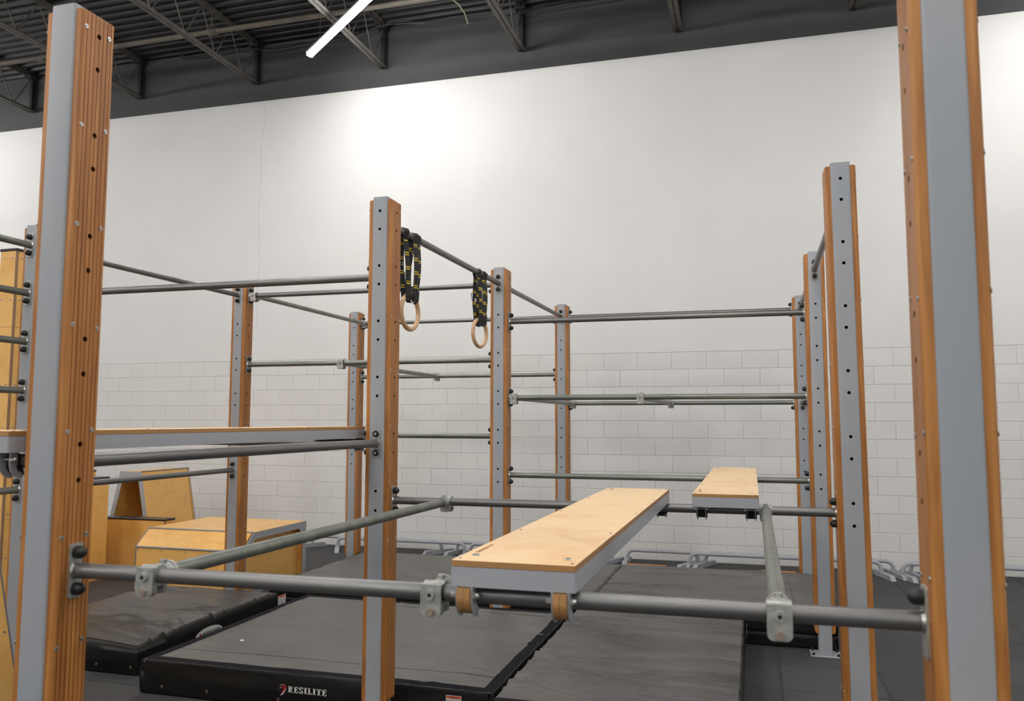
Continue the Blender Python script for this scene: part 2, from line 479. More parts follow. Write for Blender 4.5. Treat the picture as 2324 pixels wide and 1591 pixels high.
# ------------------------------------------------------------------ roof joists
def build_joists():
    L0 = -12.0
    yw = 5.735
    bm = bmesh.new()   # bottom chord angle pair: two parts sharing one mesh
    for s in (-1, 1):
        pass
    def angle_mesh(up):
        bm = bmesh.new()
        t = .006; wd = .050
        pts = [(.006, 0), (.006 + wd, 0), (.006 + wd, t), (.006 + t, t), (.006 + t, wd), (.006, wd)]
        if up: pts = [(x, -z) for x, z in pts]
        prism(bm, pts, 'y', L0, yw)
        bmesh.ops.recalc_face_normals(bm, faces=bm.faces)
        me = bpy.data.meshes.new('chord_angle'); bm.to_mesh(me); bm.free(); me.materials.append(MAT['joist']); return me
    lo, hi = angle_mesh(False), angle_mesh(True)
    zb, zt = 6.405, 6.990
    def rod(a, b, r=.0085):
        bm = bmesh.new(); cyl(bm, a, b, r, 8)
        me = bpy.data.meshes.new('web_rod'); bm.to_mesh(me); bm.free(); me.materials.append(MAT['joist']); sm(me); return me
    n1 = .30
    rodA = rod((0, 0, zb + .02), (0, n1, zt - .05))     # rises toward the wall
    rodB = rod((0, 0, zb + .02), (0, -n1, zt - .05))
    bm = bmesh.new(); box(bm, -.028, .028, yw - .045, yw + .012, zb, zt - .03, .003)
    box(bm, -.040, .040, yw - .006, yw + .012, zb, zt - .03)
    post = bpy.data.meshes.new('end_post'); bm.to_mesh(post); bm.free(); post.materials.append(MAT['deck'])
    bm = bmesh.new(); box(bm, -.07, .07, yw - .12, yw + .03, zt - .07, zt, .004)
    seat = bpy.data.meshes.new('bearing_seat'); bm.to_mesh(seat); bm.free(); seat.materials.append(MAT['deck'])
    ords = ['far left edge of the photo', 'just behind the top of the tall left post', 'just right of the tall left post', 'left of the lit tube light', 'crossing behind the lit tube light', 'above the middle of the wall', 'above the small right-hand posts', 'at the top right corner']
    xs = [-10.7, -8.711, -6.705, -4.733, -2.768, -.826, 1.162, 3.161, 5.13]
    lab = ['open-web roof joist beyond the left edge, seen only in part',
           'open-web roof joist whose end meets the wall left of the tall left post',
           'open-web roof joist ending on the wall just right of the tall left post',
           'open-web roof joist between the tall left post and the lit tube light',
           'open-web roof joist crossing behind the lit tube light',
           'open-web roof joist just right of the lit tube light and dangling cable',
           'open-web roof joist whose tip shows above the middle right of the wall',
           'open-web roof joist whose short tip shows left of the tall right post',
           'open-web roof joist beyond the tall right post, outside the frame']
    for x, l in zip(xs, lab):
        dy = (x * math.tan(WA))
        t = thing('roof_joist', l, 'joist', (x, dy, 0), group='open-web joists under the roof deck')
        o = put('chord_angle', lo, t, (0, 0, zb)); o = put('chord_angle', lo, t, (0, 0, zb)); o.scale = (-1, 1, 1)
        o = put('chord_angle', hi, t, (0, 0, zt)); o = put('chord_angle', hi, t, (0, 0, zt)); o.scale = (-1, 1, 1)
        put('end_post', post, t); put('bearing_seat', seat, t)
        y = yw - .34
        while y > -1.2:
            put('web_rod', rodA, t, (0, y, 0)); put('web_rod', rodB, t, (0, y, 0)); y -= 2 * n1
    # pipe under the deck
    t = thing('sprinkler_pipe', 'dusty round pipe running across below the corrugated roof deck', 'pipe', (0, 4.62, 6.70))
    bm = bmesh.new(); cyl(bm, (-13.4, 0, 0), (9.1, .12, 0), .034, 16); meshobj('pipe_run', bm, 'pipe_roof', t, smooth=True)
    for x in (-7.55, -4.75, -1.45, 1.9):
        bm = bmesh.new(); cyl(bm, (x - .05, .05, 0), (x + .05, .05, 0), .047, 16); cyl(bm, (x + .06, .05, 0), (x + .075, .05, 0), .052, 16); cyl(bm, (x, .05, 0), (x, .05, .29), .006, 6)
        meshobj('pipe_coupling', bm, 'pipe_roof', t, smooth=True)
    bm = bmesh.new(); tube(bm, [(-1.62, 5.3, 6.99), (-1.55, 5.3, 6.93), (-1.46, 5.3, 6.79), (-1.43, 5.3, 6.70), (-1.41, 5.3, 6.64), (-1.37, 5.3, 6.60)], .008, 8)
    for f in bm.faces:
        if f.calc_center_median().z < 6.66: f.material_index = 1
    tag(meshobj('dangling_cable', bm, ['cable', 'black'], smooth=True), 'cream cable hanging from the roof deck near the wall', 'cable')
    bm = bmesh.new()
    pts = [(x, 5.62 + .02 * math.sin(x * 3), 6.90 + .035 * math.sin(x * 1.9) - .02 * math.sin(x * 5.3)) for x in [i * .2 - 6 for i in range(60)]]
    tube(bm, pts, .008, 6); tube(bm, [(a, b - .03, c + .015 * math.sin(a * 7)) for a, b, c in pts], .006, 6)
    tag(meshobj('wire_bundle', bm, 'black', smooth=True), 'thin black wires strung along the wall just under the roof deck', 'wire')
build_joists()

# ------------------------------------------------------------------ tube lights
def build_lamps():
    d = Vector((1.29, -1.016, 0)).normalized(); ang = math.atan2(d.y, d.x)
    Lh = 1.22
    bm = bmesh.new(); prism(bm, [(-.045, .02), (.045, .02), (.038, .055), (-.038, .055)], 'x', -Lh, Lh)
    for s in (-1, 1): box(bm, s * Lh - .012, s * Lh + .012, -.047, .047, -.012, .056, .004)
    hm = bpy.data.meshes.new('housing'); bmesh.ops.recalc_face_normals(bm, faces=bm.faces); bm.to_mesh(hm); bm.free(); hm.materials.append(MAT['housing'])
    bm = bmesh.new(); n = 8
    prism(bm, [(.046 * math.cos(PI * k / n), .02 - .045 * math.sin(PI * k / n)) for k in range(n + 1)], 'x', -Lh + .012, Lh - .012)
    dm = bpy.data.meshes.new('diffuser'); bmesh.ops.recalc_face_normals(bm, faces=bm.faces); bm.to_mesh(dm); bm.free(); dm.materials.append(MAT['lamp'])
    bm = bmesh.new(); cyl(bm, (0, 0, .05), (0, 0, .77), .0025, 6)
    wm = bpy.data.meshes.new('hanger_wire'); bm.to_mesh(wm); bm.free(); wm.materials.append(MAT['zinc'])
    e = Vector((-3.299, 4.686, 6.2))
    c0 = e + d * Lh
    spots = []
    for cx in (-10.2, c0.x, 5.6):
        for cy in (c0.y, .2, -3.6, -7.6, -10.6):
            spots.append((cx, cy))
    for cx in (-6.4, 1.6):  # extra unseen columns, added as fill light
        for cy in (.2, -3.6, -7.6): spots.append((cx, cy))
    first = True
    for cx, cy in sorted(spots, key=lambda s: (abs(s[0] - c0.x) + abs(s[1] - c0.y))):
        if first: lab = 'lit linear tube light hanging below the joists near the wall'
        else: lab = 'unseen linear tube light outside the frame, from a set partly added as fill'
        t = thing('tube_light', lab, 'ceiling light', (cx, cy, 6.2), (0, 0, ang), group=None if first else 'tube lights outside the frame')
        put('housing', hm, t); put('diffuser', dm, t)
        put('hanger_wire', wm, t, (-.9, 0, 0)); put('hanger_wire', wm, t, (.9, 0, 0))
        first = False
build_lamps()

# ================================================================== POSTS
def boolean_holes(bm_body, cutter_bm, mats):
    me = bpy.data.meshes.new('tmp'); bmesh.ops.recalc_face_normals(bm_body, faces=bm_body.faces); bm_body.to_mesh(me); bm_body.free()
    for m in mats: me.materials.append(MAT[m])
    cm = bpy.data.meshes.new('cut'); bmesh.ops.recalc_face_normals(cutter_bm, faces=cutter_bm.faces); cutter_bm.to_mesh(cm); cutter_bm.free()
    for m in mats: cm.materials.append(MAT[m])
    a = bpy.data.objects.new('a', me); b = bpy.data.objects.new('b', cm)
    COL.objects.link(a); COL.objects.link(b)
    md = a.modifiers.new('b', 'BOOLEAN'); md.operation = 'DIFFERENCE'; md.object = b; md.solver = 'EXACT'
    dg = bpy.context.evaluated_depsgraph_get()
    out = bpy.data.meshes.new_from_object(a.evaluated_get(dg))
    bpy.data.objects.remove(a); bpy.data.objects.remove(b)
    return out

def make_tube(holes):
    bm = bmesh.new()
    prism(bm, rrect(-HW, HW, TF, TB, .007, 3), 'z', 0.0, H)
    if not holes:
        bmesh.ops.recalc_face_normals(bm, faces=bm.faces)
        me = bpy.data.meshes.new('steel_tube'); bm.to_mesh(me); bm.free(); me.materials.append(MAT['paint'])
    else:
        c = bmesh.new()
        for k in range(6):
            for j in (0, 1):
                cyl(c, (0, TF - .01, zhole(k, j)), (0, TF + .02, zhole(k, j)), .0078, 14, mi=1)
        me = boolean_holes(bm, c, ['paint', 'hole'])
    me.name = 'steel_tube'
    sm(me, 30); return me

def make_plank(s):
    x0 = HW; x1 = HW + PT
    prof = [(x0, PF), (x1 - .008, PF), (x1, PF + .007)]
    n = 8; pitch = (PB - PF) / n
    for i in range(1, n):
        y = PF + i * pitch
        prof += [(x1, y - .0013), (x1 - .0022, y), (x1, y + .0013)]
    prof += [(x1, PB - .006), (x1 - .006, PB), (x0, PB)]
    bm = bmesh.new()
    zs = [ZS, ZS + .016, ZE - .005, ZE]
    rings = []
    for q, z in enumerate(zs):
        ins = .012 if q == 0 else (.004 if q == 3 else 0)
        rings.append([bm.verts.new((s * min(x, x1 - ins) if x > x1 - .003 else s * x, y, z)) for x, y in prof])
    m = len(prof)
    for a, b in zip(rings, rings[1:]):
        for i in range(m):
            f = bm.faces.new((a[i], a[(i + 1) % m], b[(i + 1) % m], b[i]))
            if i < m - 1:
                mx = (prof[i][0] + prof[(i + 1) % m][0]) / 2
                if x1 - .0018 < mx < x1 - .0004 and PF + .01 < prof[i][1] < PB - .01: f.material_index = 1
    bm.faces.new(rings[0]); bm.faces.new(rings[-1])
    c = bmesh.new()
    for k in range(6):
        for j in (0, 1):
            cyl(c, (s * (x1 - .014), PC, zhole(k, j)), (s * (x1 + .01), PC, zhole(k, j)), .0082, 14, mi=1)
    me = boolean_holes(bm, c, ['wood', 'wood_groove'])  # dark groove wood also stands for the shade inside the holes
    me.name = 'wood_cladding'
    return me

TUBE_H, TUBE_P = make_tube(True), make_tube(False)
PL_R, PL_L = make_plank(1), make_plank(-1)
bm = bmesh.new()
cyl(bm, (0, 0, 0), (.0016, 0, 0), .0068, 14); cyl(bm, (.0016, 0, 0), (.0026, 0, 0), .0056, 14)
cyl(bm, (.0026, 0, 0), (.0029, 0, 0), .0024, 6, mi=1)
SCREW = bpy.data.meshes.new('screw'); bm.to_mesh(SCREW); bm.free(); SCREW.materials.append(MAT['zinc']); SCREW.materials.append(MAT['hole'])
bm = bmesh.new(); box(bm, -.10, .10, -.056, .112, 0, .009, .002)
BASE = bpy.data.meshes.new('base_plate'); bm.to_mesh(BASE); bm.free(); BASE.materials.append(MAT['paint2'])
bm = bmesh.new(); cyl(bm, (0, 0, .009), (0, 0, .020), .0105, 6); sphere(bm, (0, 0, .020), .009, 12, 8)
NUT = bpy.data.meshes.new('anchor_nut'); bm.to_mesh(NUT); bm.free(); NUT.materials.append(MAT['rubber']); sm(NUT, 50)

POST = {}
def post(key, x, y, label, holes=True, roty=0.0, screws=True):
    t = thing('rig_post', label, 'post', (x, y, 0), (0, roty, 0), group='posts of the climbing rig')
    put('steel_tube', TUBE_H if holes else TUBE_P, t)
    b = put('base_plate', BASE, t)
    for sx in (-.082, .082):
        for sy in (-.035, .09): put('anchor_nut', NUT, b, (sx, sy, 0))
    for s, me in ((1, PL_R), (-1, PL_L)):
        p = put('wood_cladding', me, t)
        for k in range(9):
            for yy in (PF + .012, PB - .022):
                o = put('screw', SCREW, p, (s * (HW + PT - .0004), yy + random.uniform(-.002, .002), 2.796 - .2982 * k + random.uniform(-.006, .006)))
                if s < 0: o.rotation_euler = (0, 0, PI)
    POST[key] = (x, y)
    return t
post('A', -.007, -2.176, 'tall foreground post at the left with grooved wood cladding and plain steel face', False)
post('B', 2.341, -2.136, 'tall blurred foreground post at the right edge of the photo', False)
post('C', -.011, -.015, 'post in the middle with straps and rings hanging from the bar beside it')
post('D', -.000, 2.137, 'post where the ring bar ends, directly behind the ringed post')
post('E', 2.382, 2.175, 'post with its steel base plate and four black nuts visible on the floor')
post('F', 2.368, .041, 'taller-looking right post between the blurred post and the one with a visible base plate', True, -.0056)
post('G', .018, 4.292, 'farthest middle post near the wall, behind the long low platform')
post('H', 2.397, 4.33, 'farthest right post near the wall, partly hidden by two nearer posts')
post('I', -2.389, 2.109, 'post standing in front of the low chamfered plywood box')
post('J', -2.369, 4.249, 'farthest left post near the wall with grey bars clamped beside its top')
post('K', -2.414, -.025, 'post just behind the tall left post, carrying the ladder of bars', True)
post('L', -2.40, -2.16, 'rig post outside the frame to the left, holding the ladder bars', False)

# ------------------------------------------------------------------ bars
def flange_mesh():
    bm = bmesh.new()
    prism(bm, rrect(-.0228, .0228, -.076, .076, .007, 3), 'z', 0, .006)
    me = bpy.data.meshes.new('flange_plate'); bmesh.ops.recalc_face_normals(bm, faces=bm.faces); bm.to_mesh(me); bm.free(); me.materials.append(MAT['galv']); sm(me, 30)
    bm = bmesh.new()
    cyl(bm, (0, 0, 0), (0, 0, .007), .0245, 20, r2=.0218)
    bmm = bmesh.ops.create_cone(bm, cap_ends=True, segments=8, radius1=.0245, radius2=.0225, depth=.001)
    wd = bpy.data.meshes.new('weld_bead'); bm.to_mesh(wd); bm.free(); wd.materials.append(MAT['zinc']); sm(wd, 60)
    bm = bmesh.new()
    sphere(bm, (0, 0, .012), .0178, 18, 12, (1, 1, 1.05)); cyl(bm, (0, 0, 0), (0, 0, .012), .0178, 18, r2=.0178)
    cap = bpy.data.meshes.new('bolt_cap'); bm.to_mesh(cap); bm.free(); cap.materials.append(MAT['rubber']); sm(cap, 50)
    bm = bmesh.new()
    cyl(bm, (0, 0, 0), (0, 0, .006), .0178, 20, r2=.0172); cyl(bm, (0, 0, .006), (0, 0, .012), .0172, 20, r2=.014, cap=False)
    cyl(bm, (0, 0, .006), (0, 0, .0125), .0078, 6, mi=1)
    oc = bpy.data.meshes.new('bolt_cap'); bm.to_mesh(oc); bm.free(); oc.materials.append(MAT['rubber']); oc.materials.append(MAT['zinc']); sm(oc, 40)
    return me, wd, cap, oc
FL, WELD, CAP, OCAP = flange_mesh()
BARS = {}
def bar(a, b, label, mat='pipe', group='horizontal bars of the rig', open_end=None, lower_off=None, name='rig_bar', r=BR):
    """bar between two post faces; flange plates on both ends"""
    a = Vector(a); b = Vector(b); d = (b - a); L = d.length
    q = d.to_track_quat('Z', 'Y')
    # keep local Y up so that the plates stand vertical
    zx = d.normalized(); yv = Vector((0, 0, 1)); xv = yv.cross(zx).normalized(); yv = zx.cross(xv)
    R = Matrix((xv, yv, zx)).transposed()
    t = thing(name, label, 'bar', a, R.to_euler(), group)
    bm = bmesh.new(); cyl(bm, (0, 0, .004), (0, 0, L - .004), r, 28)
    meshobj('pipe', bm, mat, t, smooth=True)
    for e, z, s in (('a', 0, 1), ('b', L, -1)):
        rot = (0, 0, 0) if s > 0 else (0, PI, 0)
        f = put('flange_plate', FL, t, (0, 0, z), rot)
        put('weld_bead', WELD, f, (0, 0, .006))
        for yy in (-.0509, .0509):
            if lower_off == e and yy < 0: continue
            put('bolt_cap', OCAP if open_end == e else CAP, f, (0, yy, .006))
    return t
def P(k): return POST[k]
FX = HW + PT
def xbar(l, r, k, label, mat='pipe', **kw):
    (xl, yl), (xr, yr) = P(l), P(r)
    return bar((xl + FX, yl + PC, zbar(k)), (xr - FX, yr + PC, zbar(k)), label, mat, **kw)
def ybar(f, b, k, label, mat='pipe', **kw):
    (xf, yf), (xb, yb) = P(f), P(b)
    return bar((xf, yf + TB, zbar(k)), (xb, yb + TF, zbar(k)), label, mat, **kw)
xbar('A', 'B', 5, 'thick foreground bar between the two tall posts, carrying the long platform', 'pipe', lower_off='b')
xbar('C', 'F', 5, 'bar from the ringed post to the right post, under the long platform')
xbar('D', 'E', 1, 'nearer of the two high dark bars left of the clustered right posts')
xbar('D', 'E', 3, 'galvanised bar at mid height with two pipe clamps, nearer of the pair', 'pipe_galv')
xbar('D', 'E', 5, 'galvanised low bar under the far end of the short platform', 'pipe_galv')
xbar('G', 'H', 0, 'farther of the two high bars near the wall at the right')
xbar('G', 'H', 3, 'farther galvanised mid-height bar close to the wall', 'pipe_galv')
xbar('I', 'D', 0, 'high bar starting at the clamp left and ending where the ring bar ends')
xbar('I', 'D', 2, 'galvanised bar at block-top height with a clamp on its middle', 'pipe_galv')
xbar('I', 'D', 4, 'galvanised bar seen right of the ringed post below the rings', 'pipe_galv')
xbar('J', 'G', 0, 'high bar behind the rings, closest to the wall')
xbar('J', 'G', 2, 'thin galvanised bar near the wall below the hanging rings', 'pipe_galv')
xbar('K', 'C', 1, 'dark high bar running from the tall left post to the ringed post')
xbar('K', 'C', 4, 'bar hidden under the far end of the eye-level platform')
xbar('L', 'A', 4, 'bar behind the tall left post carrying the near end of the eye-level platform')
ybar('A', 'C', 4, 'thick bar below the eye-level platform, bolted to the ringed post with open caps', open_end='b')
ybar('K', 'I', 0, 'sloping-looking high bar from the left edge to the post before the plywood box')
ybar('K', 'I', 5, 'bar in front of the trapezoid plywood box at the left')
ybar('C', 'D', 0, 'high bar carrying the two hanging wooden rings')
ybar('D', 'G', 0, 'high bar continuing the ring bar toward the wall')
ybar('F', 'E', 0, 'short-looking steep bar joining the tops of the right posts')
ybar('E', 'H', 0, 'small steep bar joining the two farthest right posts near their tops')
ybar('E', 'H', 3, 'bar mostly hidden behind the right posts at mid height')
for k, n in ((0, 'topmost'), (1, 'second from the top'), (2, 'third from the top'), (3, 'fourth from the top'), (5, 'lowest, below the platform')):
    ybar('L', 'K', k, 'galvanised ladder bar at the left edge, ' + n, 'pipe_galv', group='ladder of bars at the left edge')

# ------------------------------------------------------------------ pipe clamps and cross pipes
def clamp_meshes():
    bm = bmesh.new()
    # local: bar runs along X, socket points +Y
    w2 = .027
    # sleeve
    cyl(bm, (-w2, 0, 0), (w2, 0, 0), .0285, 24)
    # front cheek (rounded lower corners) and back cheek
    def cheek(y0, y1, zt, zb):
        pts = [(-w2, zt)]
        for k in range(6): a = PI + k * PI / 10; pts.append((-w2 + .014 + .014 * math.cos(a), zb + .014 + .014 * math.sin(a)))
        for k in range(6): a = 1.5 * PI + k * PI / 10; pts.append((w2 - .014 + .014 * math.cos(a), zb + .014 + .014 * math.sin(a)))
        pts.append((w2, zt))
        prism(bm, pts, 'y', y0, y1)
    cheek(-.034, -.014, .024, -.054)
    cheek(.012, .026, .010, -.052)
    # socket
    cyl(bm, (0, .010, 0), (0, .066, 0), .0275, 24); cyl(bm, (0, .058, 0), (0, .070, 0), .0300, 24)
    cyl(bm, (0, .04, .02), (0, .04, .036), .010, 12)
    me = bpy.data.meshes.new('clamp_body'); bmesh.ops.recalc_face_normals(bm, faces=bm.faces); bm.to_mesh(me); bm.free(); me.materials.append(MAT['galv']); sm(me, 35)
    bm = bmesh.new(); cyl(bm, (0, -.033, 0), (0, -.042, 0), .0135, 16, r2=.0115); cyl(bm, (0, -.042, 0), (0, -.0425, 0), .008, 16, mi=0); cyl(bm, (0, -.0425, 0), (0, -.0432, 0), .005, 6, mi=1)
    ss = bpy.data.meshes.new('set_screw'); bm.to_mesh(ss); bm.free(); ss.materials.append(MAT['galv']); ss.materials.append(MAT['hole']); sm(ss, 35)
    bm = bmesh.new(); cyl(bm, (0, -.042, -.041), (0, -.034, -.041), .0105, 6); cyl(bm, (0, -.034, -.041), (0, .034, -.041), .0052, 10)
    bt = bpy.data.meshes.new('hinge_bolt'); bm.to_mesh(bt); bm.free(); bt.materials.append(MAT['copper']); sm(bt, 35)
    return me, ss, bt
CB, CS, CT = clamp_meshes()
def clamp(x, y, z, flip, label):
    t = thing('pipe_clamp', label, 'clamp', (x, y, z), (0, 0, PI if flip else 0), group='pipe clamps on the bars')
    put('clamp_body', CB, t); put('set_screw', CS, t); put('hinge_bolt', CT, t)
def cross(x0, x1, f, b, k, label, lc1, lc2):
    y0 = (P(f[0])[1] + P(f[1])[1]) / 2 + PC; y1 = (P(b[0])[1] + P(b[1])[1]) / 2 + PC
    def yrow(pr, x):
        (xa, ya), (xb, yb) = P(pr[0]), P(pr[1]); return ya + (yb - ya) * (x - xa) / (xb - xa) + PC
    y0 = yrow(f, x0); y1 = yrow(b, x1)
    z = zbar(k)
    clamp(x0, y0, z, False, lc1); clamp(x1, y1, z, True, lc2)
    bm = bmesh.new(); cyl(bm, (x0, y0 + .05, z), (x1, y1 - .05, z), BR, 24)
    o = meshobj('cross_pipe', bm, 'pipe_galv', smooth=True)
    me = o.data; c = Vector((x0, y0, z))
    for v in me.vertices: v.co -= c
    o.location = c
    tag(o, label, 'pipe', 'cross pipes between the bars')
cross(.325, .365, 'AB', 'CF', 5, 'pale galvanised pipe slanting from the foreground bar to the bar at the ringed post', 'big grey clamp at the left of the foreground bar', 'clamp joining the slanting pipe to the bar right of the ringed post')
cross(1.157, 1.157, 'AB', 'CF', 5, 'galvanised pipe hidden under the long platform', 'grey clamp touching the near left corner of the long platform', 'clamp hidden beneath the long platform on the farther bar')
cross(1.972, 1.976, 'AB', 'CF', 5, 'pale galvanised pipe pointing at the viewer, right of the long platform', 'big grey clamp on the foreground bar near the right posts', 'clamp beside the near right corner of the short platform')
cross(.112, .128, 'DE', 'GH', 3, 'thin cross pipe beside the post where the ring bar ends', 'clamp at the left end of the mid-height bar', 'clamp near the farthest middle post on the wall-side bar')
cross(1.112, 1.138, 'DE', 'GH', 3, 'thin cross pipe in the middle between the two mid-height bars', 'clamp on the middle of the nearer mid-height bar', 'clamp on the middle of the wall-side mid-height bar')
cross(-1.408, -1.395, 'ID', 'JG', 2, 'thin cross pipe passing behind the ringed post at block-top height', 'clamp on the bar at block-top height left of the ringed post', 'clamp on the thin bar below and right of the ringed post')
cross(-2.27, -2.27, 'ID', 'JG', 0, 'high cross pipe sloping toward the farthest left post', 'clamp beside the top of the post before the plywood box', 'clamp beside the top of the farthest left post')

# ------------------------------------------------------------------ platforms
def hook_meshes():
    # local: bar along X at origin; frame underside at z=+.031. plates are cam shaped
    def plate(x0, x1, rr=.044):
        bm = bmesh.new(); pts = [(-.052, .031), (-.052, -.004)]
        for k in range(9): a = PI + k * PI / 2 / 8; pts.append((-.008 + rr * math.cos(a), -.004 + rr * 1.05 * math.sin(a)))
        pts += [(-.002, -.030), (-.012, -.024), (-.024, -.010), (-.0235, .026), (.012, .027), (.012, .031)]
        prism(bm, pts, 'x', x0, x1); bmesh.ops.recalc_face_normals(bm, faces=bm.faces)
        me = bpy.data.meshes.new('hook_plate'); bm.to_mesh(me); bm.free(); me.materials.append(MAT['paint2']); return me
    pl = plate(-.002, .002)
    def core(mat):
        bm = bmesh.new()
        for x0, x1 in (((-.0168, -.0008), (.0008, .0168)) if mat != 'rubber' else ((-.026, .026),)):
            pts = [(-.058, .024), (-.061, .0)] if mat != 'rubber' else [(-.0245, .024), (-.0245, .0), (-.030, -.014)]
            if mat != 'rubber':
                for k in range(10): a = PI + k * PI / 2 / 9; pts.append((-.010 + .051 * math.cos(a), .0 + .043 * math.sin(a)))
            else: pts += [(-.024, -.027), (-.006, -.032)]
            pts += [(-.005, -.040), (-.008, -.0265), (-.020, -.018), (-.0265, -.004), (-.0265, .024)]
            prism(bm, pts, 'x', x0, x1)
        bmesh.ops.recalc_face_normals(bm, faces=bm.faces)
        me = bpy.data.meshes.new('hook_core'); bm.to_mesh(me); bm.free(); me.materials.append(MAT[mat]); return me
    bm = bmesh.new(); cyl(bm, (-.030, -.040, .006), (.030, -.040, .006), .0038, 10)
    cyl(bm, (-.034, -.046, .006), (-.0215, -.046, .006), .0078, 6); cyl(bm, (.0215, -.046, .006), (.030, -.046, .006), .0080, 6); sphere(bm, (.032, -.046, .006), .0070, 12, 8)
    bt = bpy.data.meshes.new('hook_bolt'); bm.to_mesh(bt); bm.free(); bt.materials.append(MAT['zinc']); sm(bt, 40)
    # rubber liner round the bar for black ones
    bm = bmesh.new(); cyl(bm, (-.030, 0, 0), (.030, 0, 0), .0262, 20)
    ln = bpy.data.meshes.new('rubber_liner'); bm.to_mesh(ln); bm.free(); ln.materials.append(MAT['rubber']); sm(ln, 40)
    return pl, core('ply_edge_x'), core('rubber'), bt, ln
HPL, HCW, HCB, HBT, HLN = hook_meshes()
def platform(x0, x1, y0, y1, ztop, near_y, far_y, zb, label, near, burn=None):
    t = thing('platform_bench', label, 'platform', (x0, y0, zb), group='plywood platforms hooked over the bars')
    W, D = x1 - x0, y1 - y0; zt = ztop - zb
    bm = bmesh.new()
    fs = prism(bm, rrect(.001, W - .001, .001, D - .001, .004, 3), 'z', zt - .0158, zt - .0012, mi=1)
    top = [f for f in fs if len(f.verts) > 4 and f.calc_center_median().z > zt - .002]
    r = bmesh.ops.inset_region(bm, faces=top, thickness=.0015, depth=.0012)
    for f in top: f.material_index = 0
    for f in r['faces']: f.material_index = 0
    meshobj('plywood_top', bm, ['ply_top', 'ply_edge'], t)
    bm = bmesh.new(); prism(bm, rrect(0, W, 0, D, .006, 3), 'z', zt - .0158 - .0475, zt - .0165)
    meshobj('steel_frame', bm, 'paint2', t, smooth=True)
    bm = bmesh.new(); cyl(bm, (0, 0, 0), (0, 0, .0022), .0105, 18, r2=.008); cyl(bm, (0, 0, .0022), (0, 0, .0024), .004, 6, mi=1)
    big = bpy.data.meshes.new('carriage_bolt'); bm.to_mesh(big); bm.free(); big.materials.append(MAT['zinc']); big.materials.append(MAT['hole'])
    for xx in (.036, W - .036):
        for yy in (.085, D - .085): put('carriage_bolt', big, t, (xx, yy, zt - .0003))
    for xx in (.014, W - .014):
        for q in range(5): 
            o = put('screw', SCREW, t, (xx, .03 + q * (D - .06) / 4, zt - .001), (0, -PI / 2, 0)); o.scale = (.7, .7, .7)
    for side, yy in ((0, near_y - y0), (1, far_y - y0)):
        for xx in (.036, W - .036):
            e = bpy.data.objects.new('bar_hook', None)
            rz = 0 if side == 0 else PI
            core_ = HCW if (near == 'wood' and side == 0) else HCB
            o = put('bar_hook', core_, t, (xx, yy, 0), (0, 0, rz))
            for s in (-.0195, .0195): put('hook_plate', HPL, o, (s, 0, 0))
            put('hook_bolt', HBT, o)
            bpy.data.objects.remove(e)
    if burn:
        bm = bmesh.new()
        for i, (u, v) in enumerate([(0, 0), (.010, .0), (.020, .003), (.030, -.001), (.040, .001), (.052, .004), (.064, .0), (.076, .003)]):
            q = .0035
            box(bm, .020 + random.uniform(-.001, .001), .020 + .011 + random.uniform(-.003, .001), .13 + u * 1.6, .13 + u * 1.6 + q + .003, zt - .0002, zt + .0003)
        meshobj('branded_mark', bm, nmat('brown_burn', (.42, .19, .07), .7)[0], t)
    return t
yAB = P('A')[1] + PC + .01; yCF = (P('C')[1] + P('F')[1]) / 2 + PC
yDE = (P('D')[1] + P('E')[1]) / 2 + PC
platform(1.213, 1.522, yAB - .035, yCF + .045, 1.297, P('A')[1] + PC + (P('B')[1] - P('A')[1]) * .58, yCF, zbar(5), 'long plywood-topped platform reaching from the foreground bar into the rig', 'wood', True)
platform(1.644, 1.946, yCF - .14, yDE + .04, 1.294, yCF + .012, yDE, zbar(5), 'short-looking plywood-topped platform farther back beside the right posts', 'black', True)
platform(-.425, -.120, P('A')[1] + PC - .075, P('C')[1] + PC + .02, zbar(4) + .090, P('A')[1] + PC, P('C')[1] + PC, zbar(4), 'plywood-topped platform seen edge-on at eye level behind the tall left post', 'grey')

# ------------------------------------------------------------------ rings and straps
def ribbon(bm, pts, wdir, width, th=.0018, mi=0):
    """flat strap along pts; width along wdir"""
    wd = Vector(wdir).normalized() * (width / 2)
    prev = None
    n = len(pts)
    for i, p in enumerate(pts):
        p = Vector(p)
        t = (Vector(pts[min(i + 1, n - 1)]) - Vector(pts[max(i - 1, 0)])).normalized()
        nn = t.cross(wd).normalized() * (th / 2)
        cur = [bm.verts.new(p + wd + nn), bm.verts.new(p - wd + nn), bm.verts.new(p - wd - nn), bm.verts.new(p + wd - nn)]
        if prev:
            for k in range(4):
                f = bm.faces.new((prev[k], prev[(k + 1) % 4], cur[(k + 1) % 4], cur[k])); f.material_index = mi
        else: bm.faces.new(cur).material_index = mi
        prev = cur
    bm.faces.new(prev).material_index = mi

def text_mesh(txt, size, mat, ext=.0004, align='CENTER'):
    cu = bpy.data.curves.new('txt', 'FONT'); cu.body = txt; cu.size = size; cu.extrude = ext; cu.align_x = align; cu.align_y = 'CENTER'; cu.resolution_u = 3
    o = bpy.data.objects.new('txt', cu); COL.objects.link(o)
    dg = bpy.context.evaluated_depsgraph_get()
    me = bpy.data.meshes.new_from_object(o.evaluated_get(dg))
    bpy.data.objects.remove(o)
    me.materials.clear(); me.materials.append(MAT[mat]); me.name = 'print'
    return me

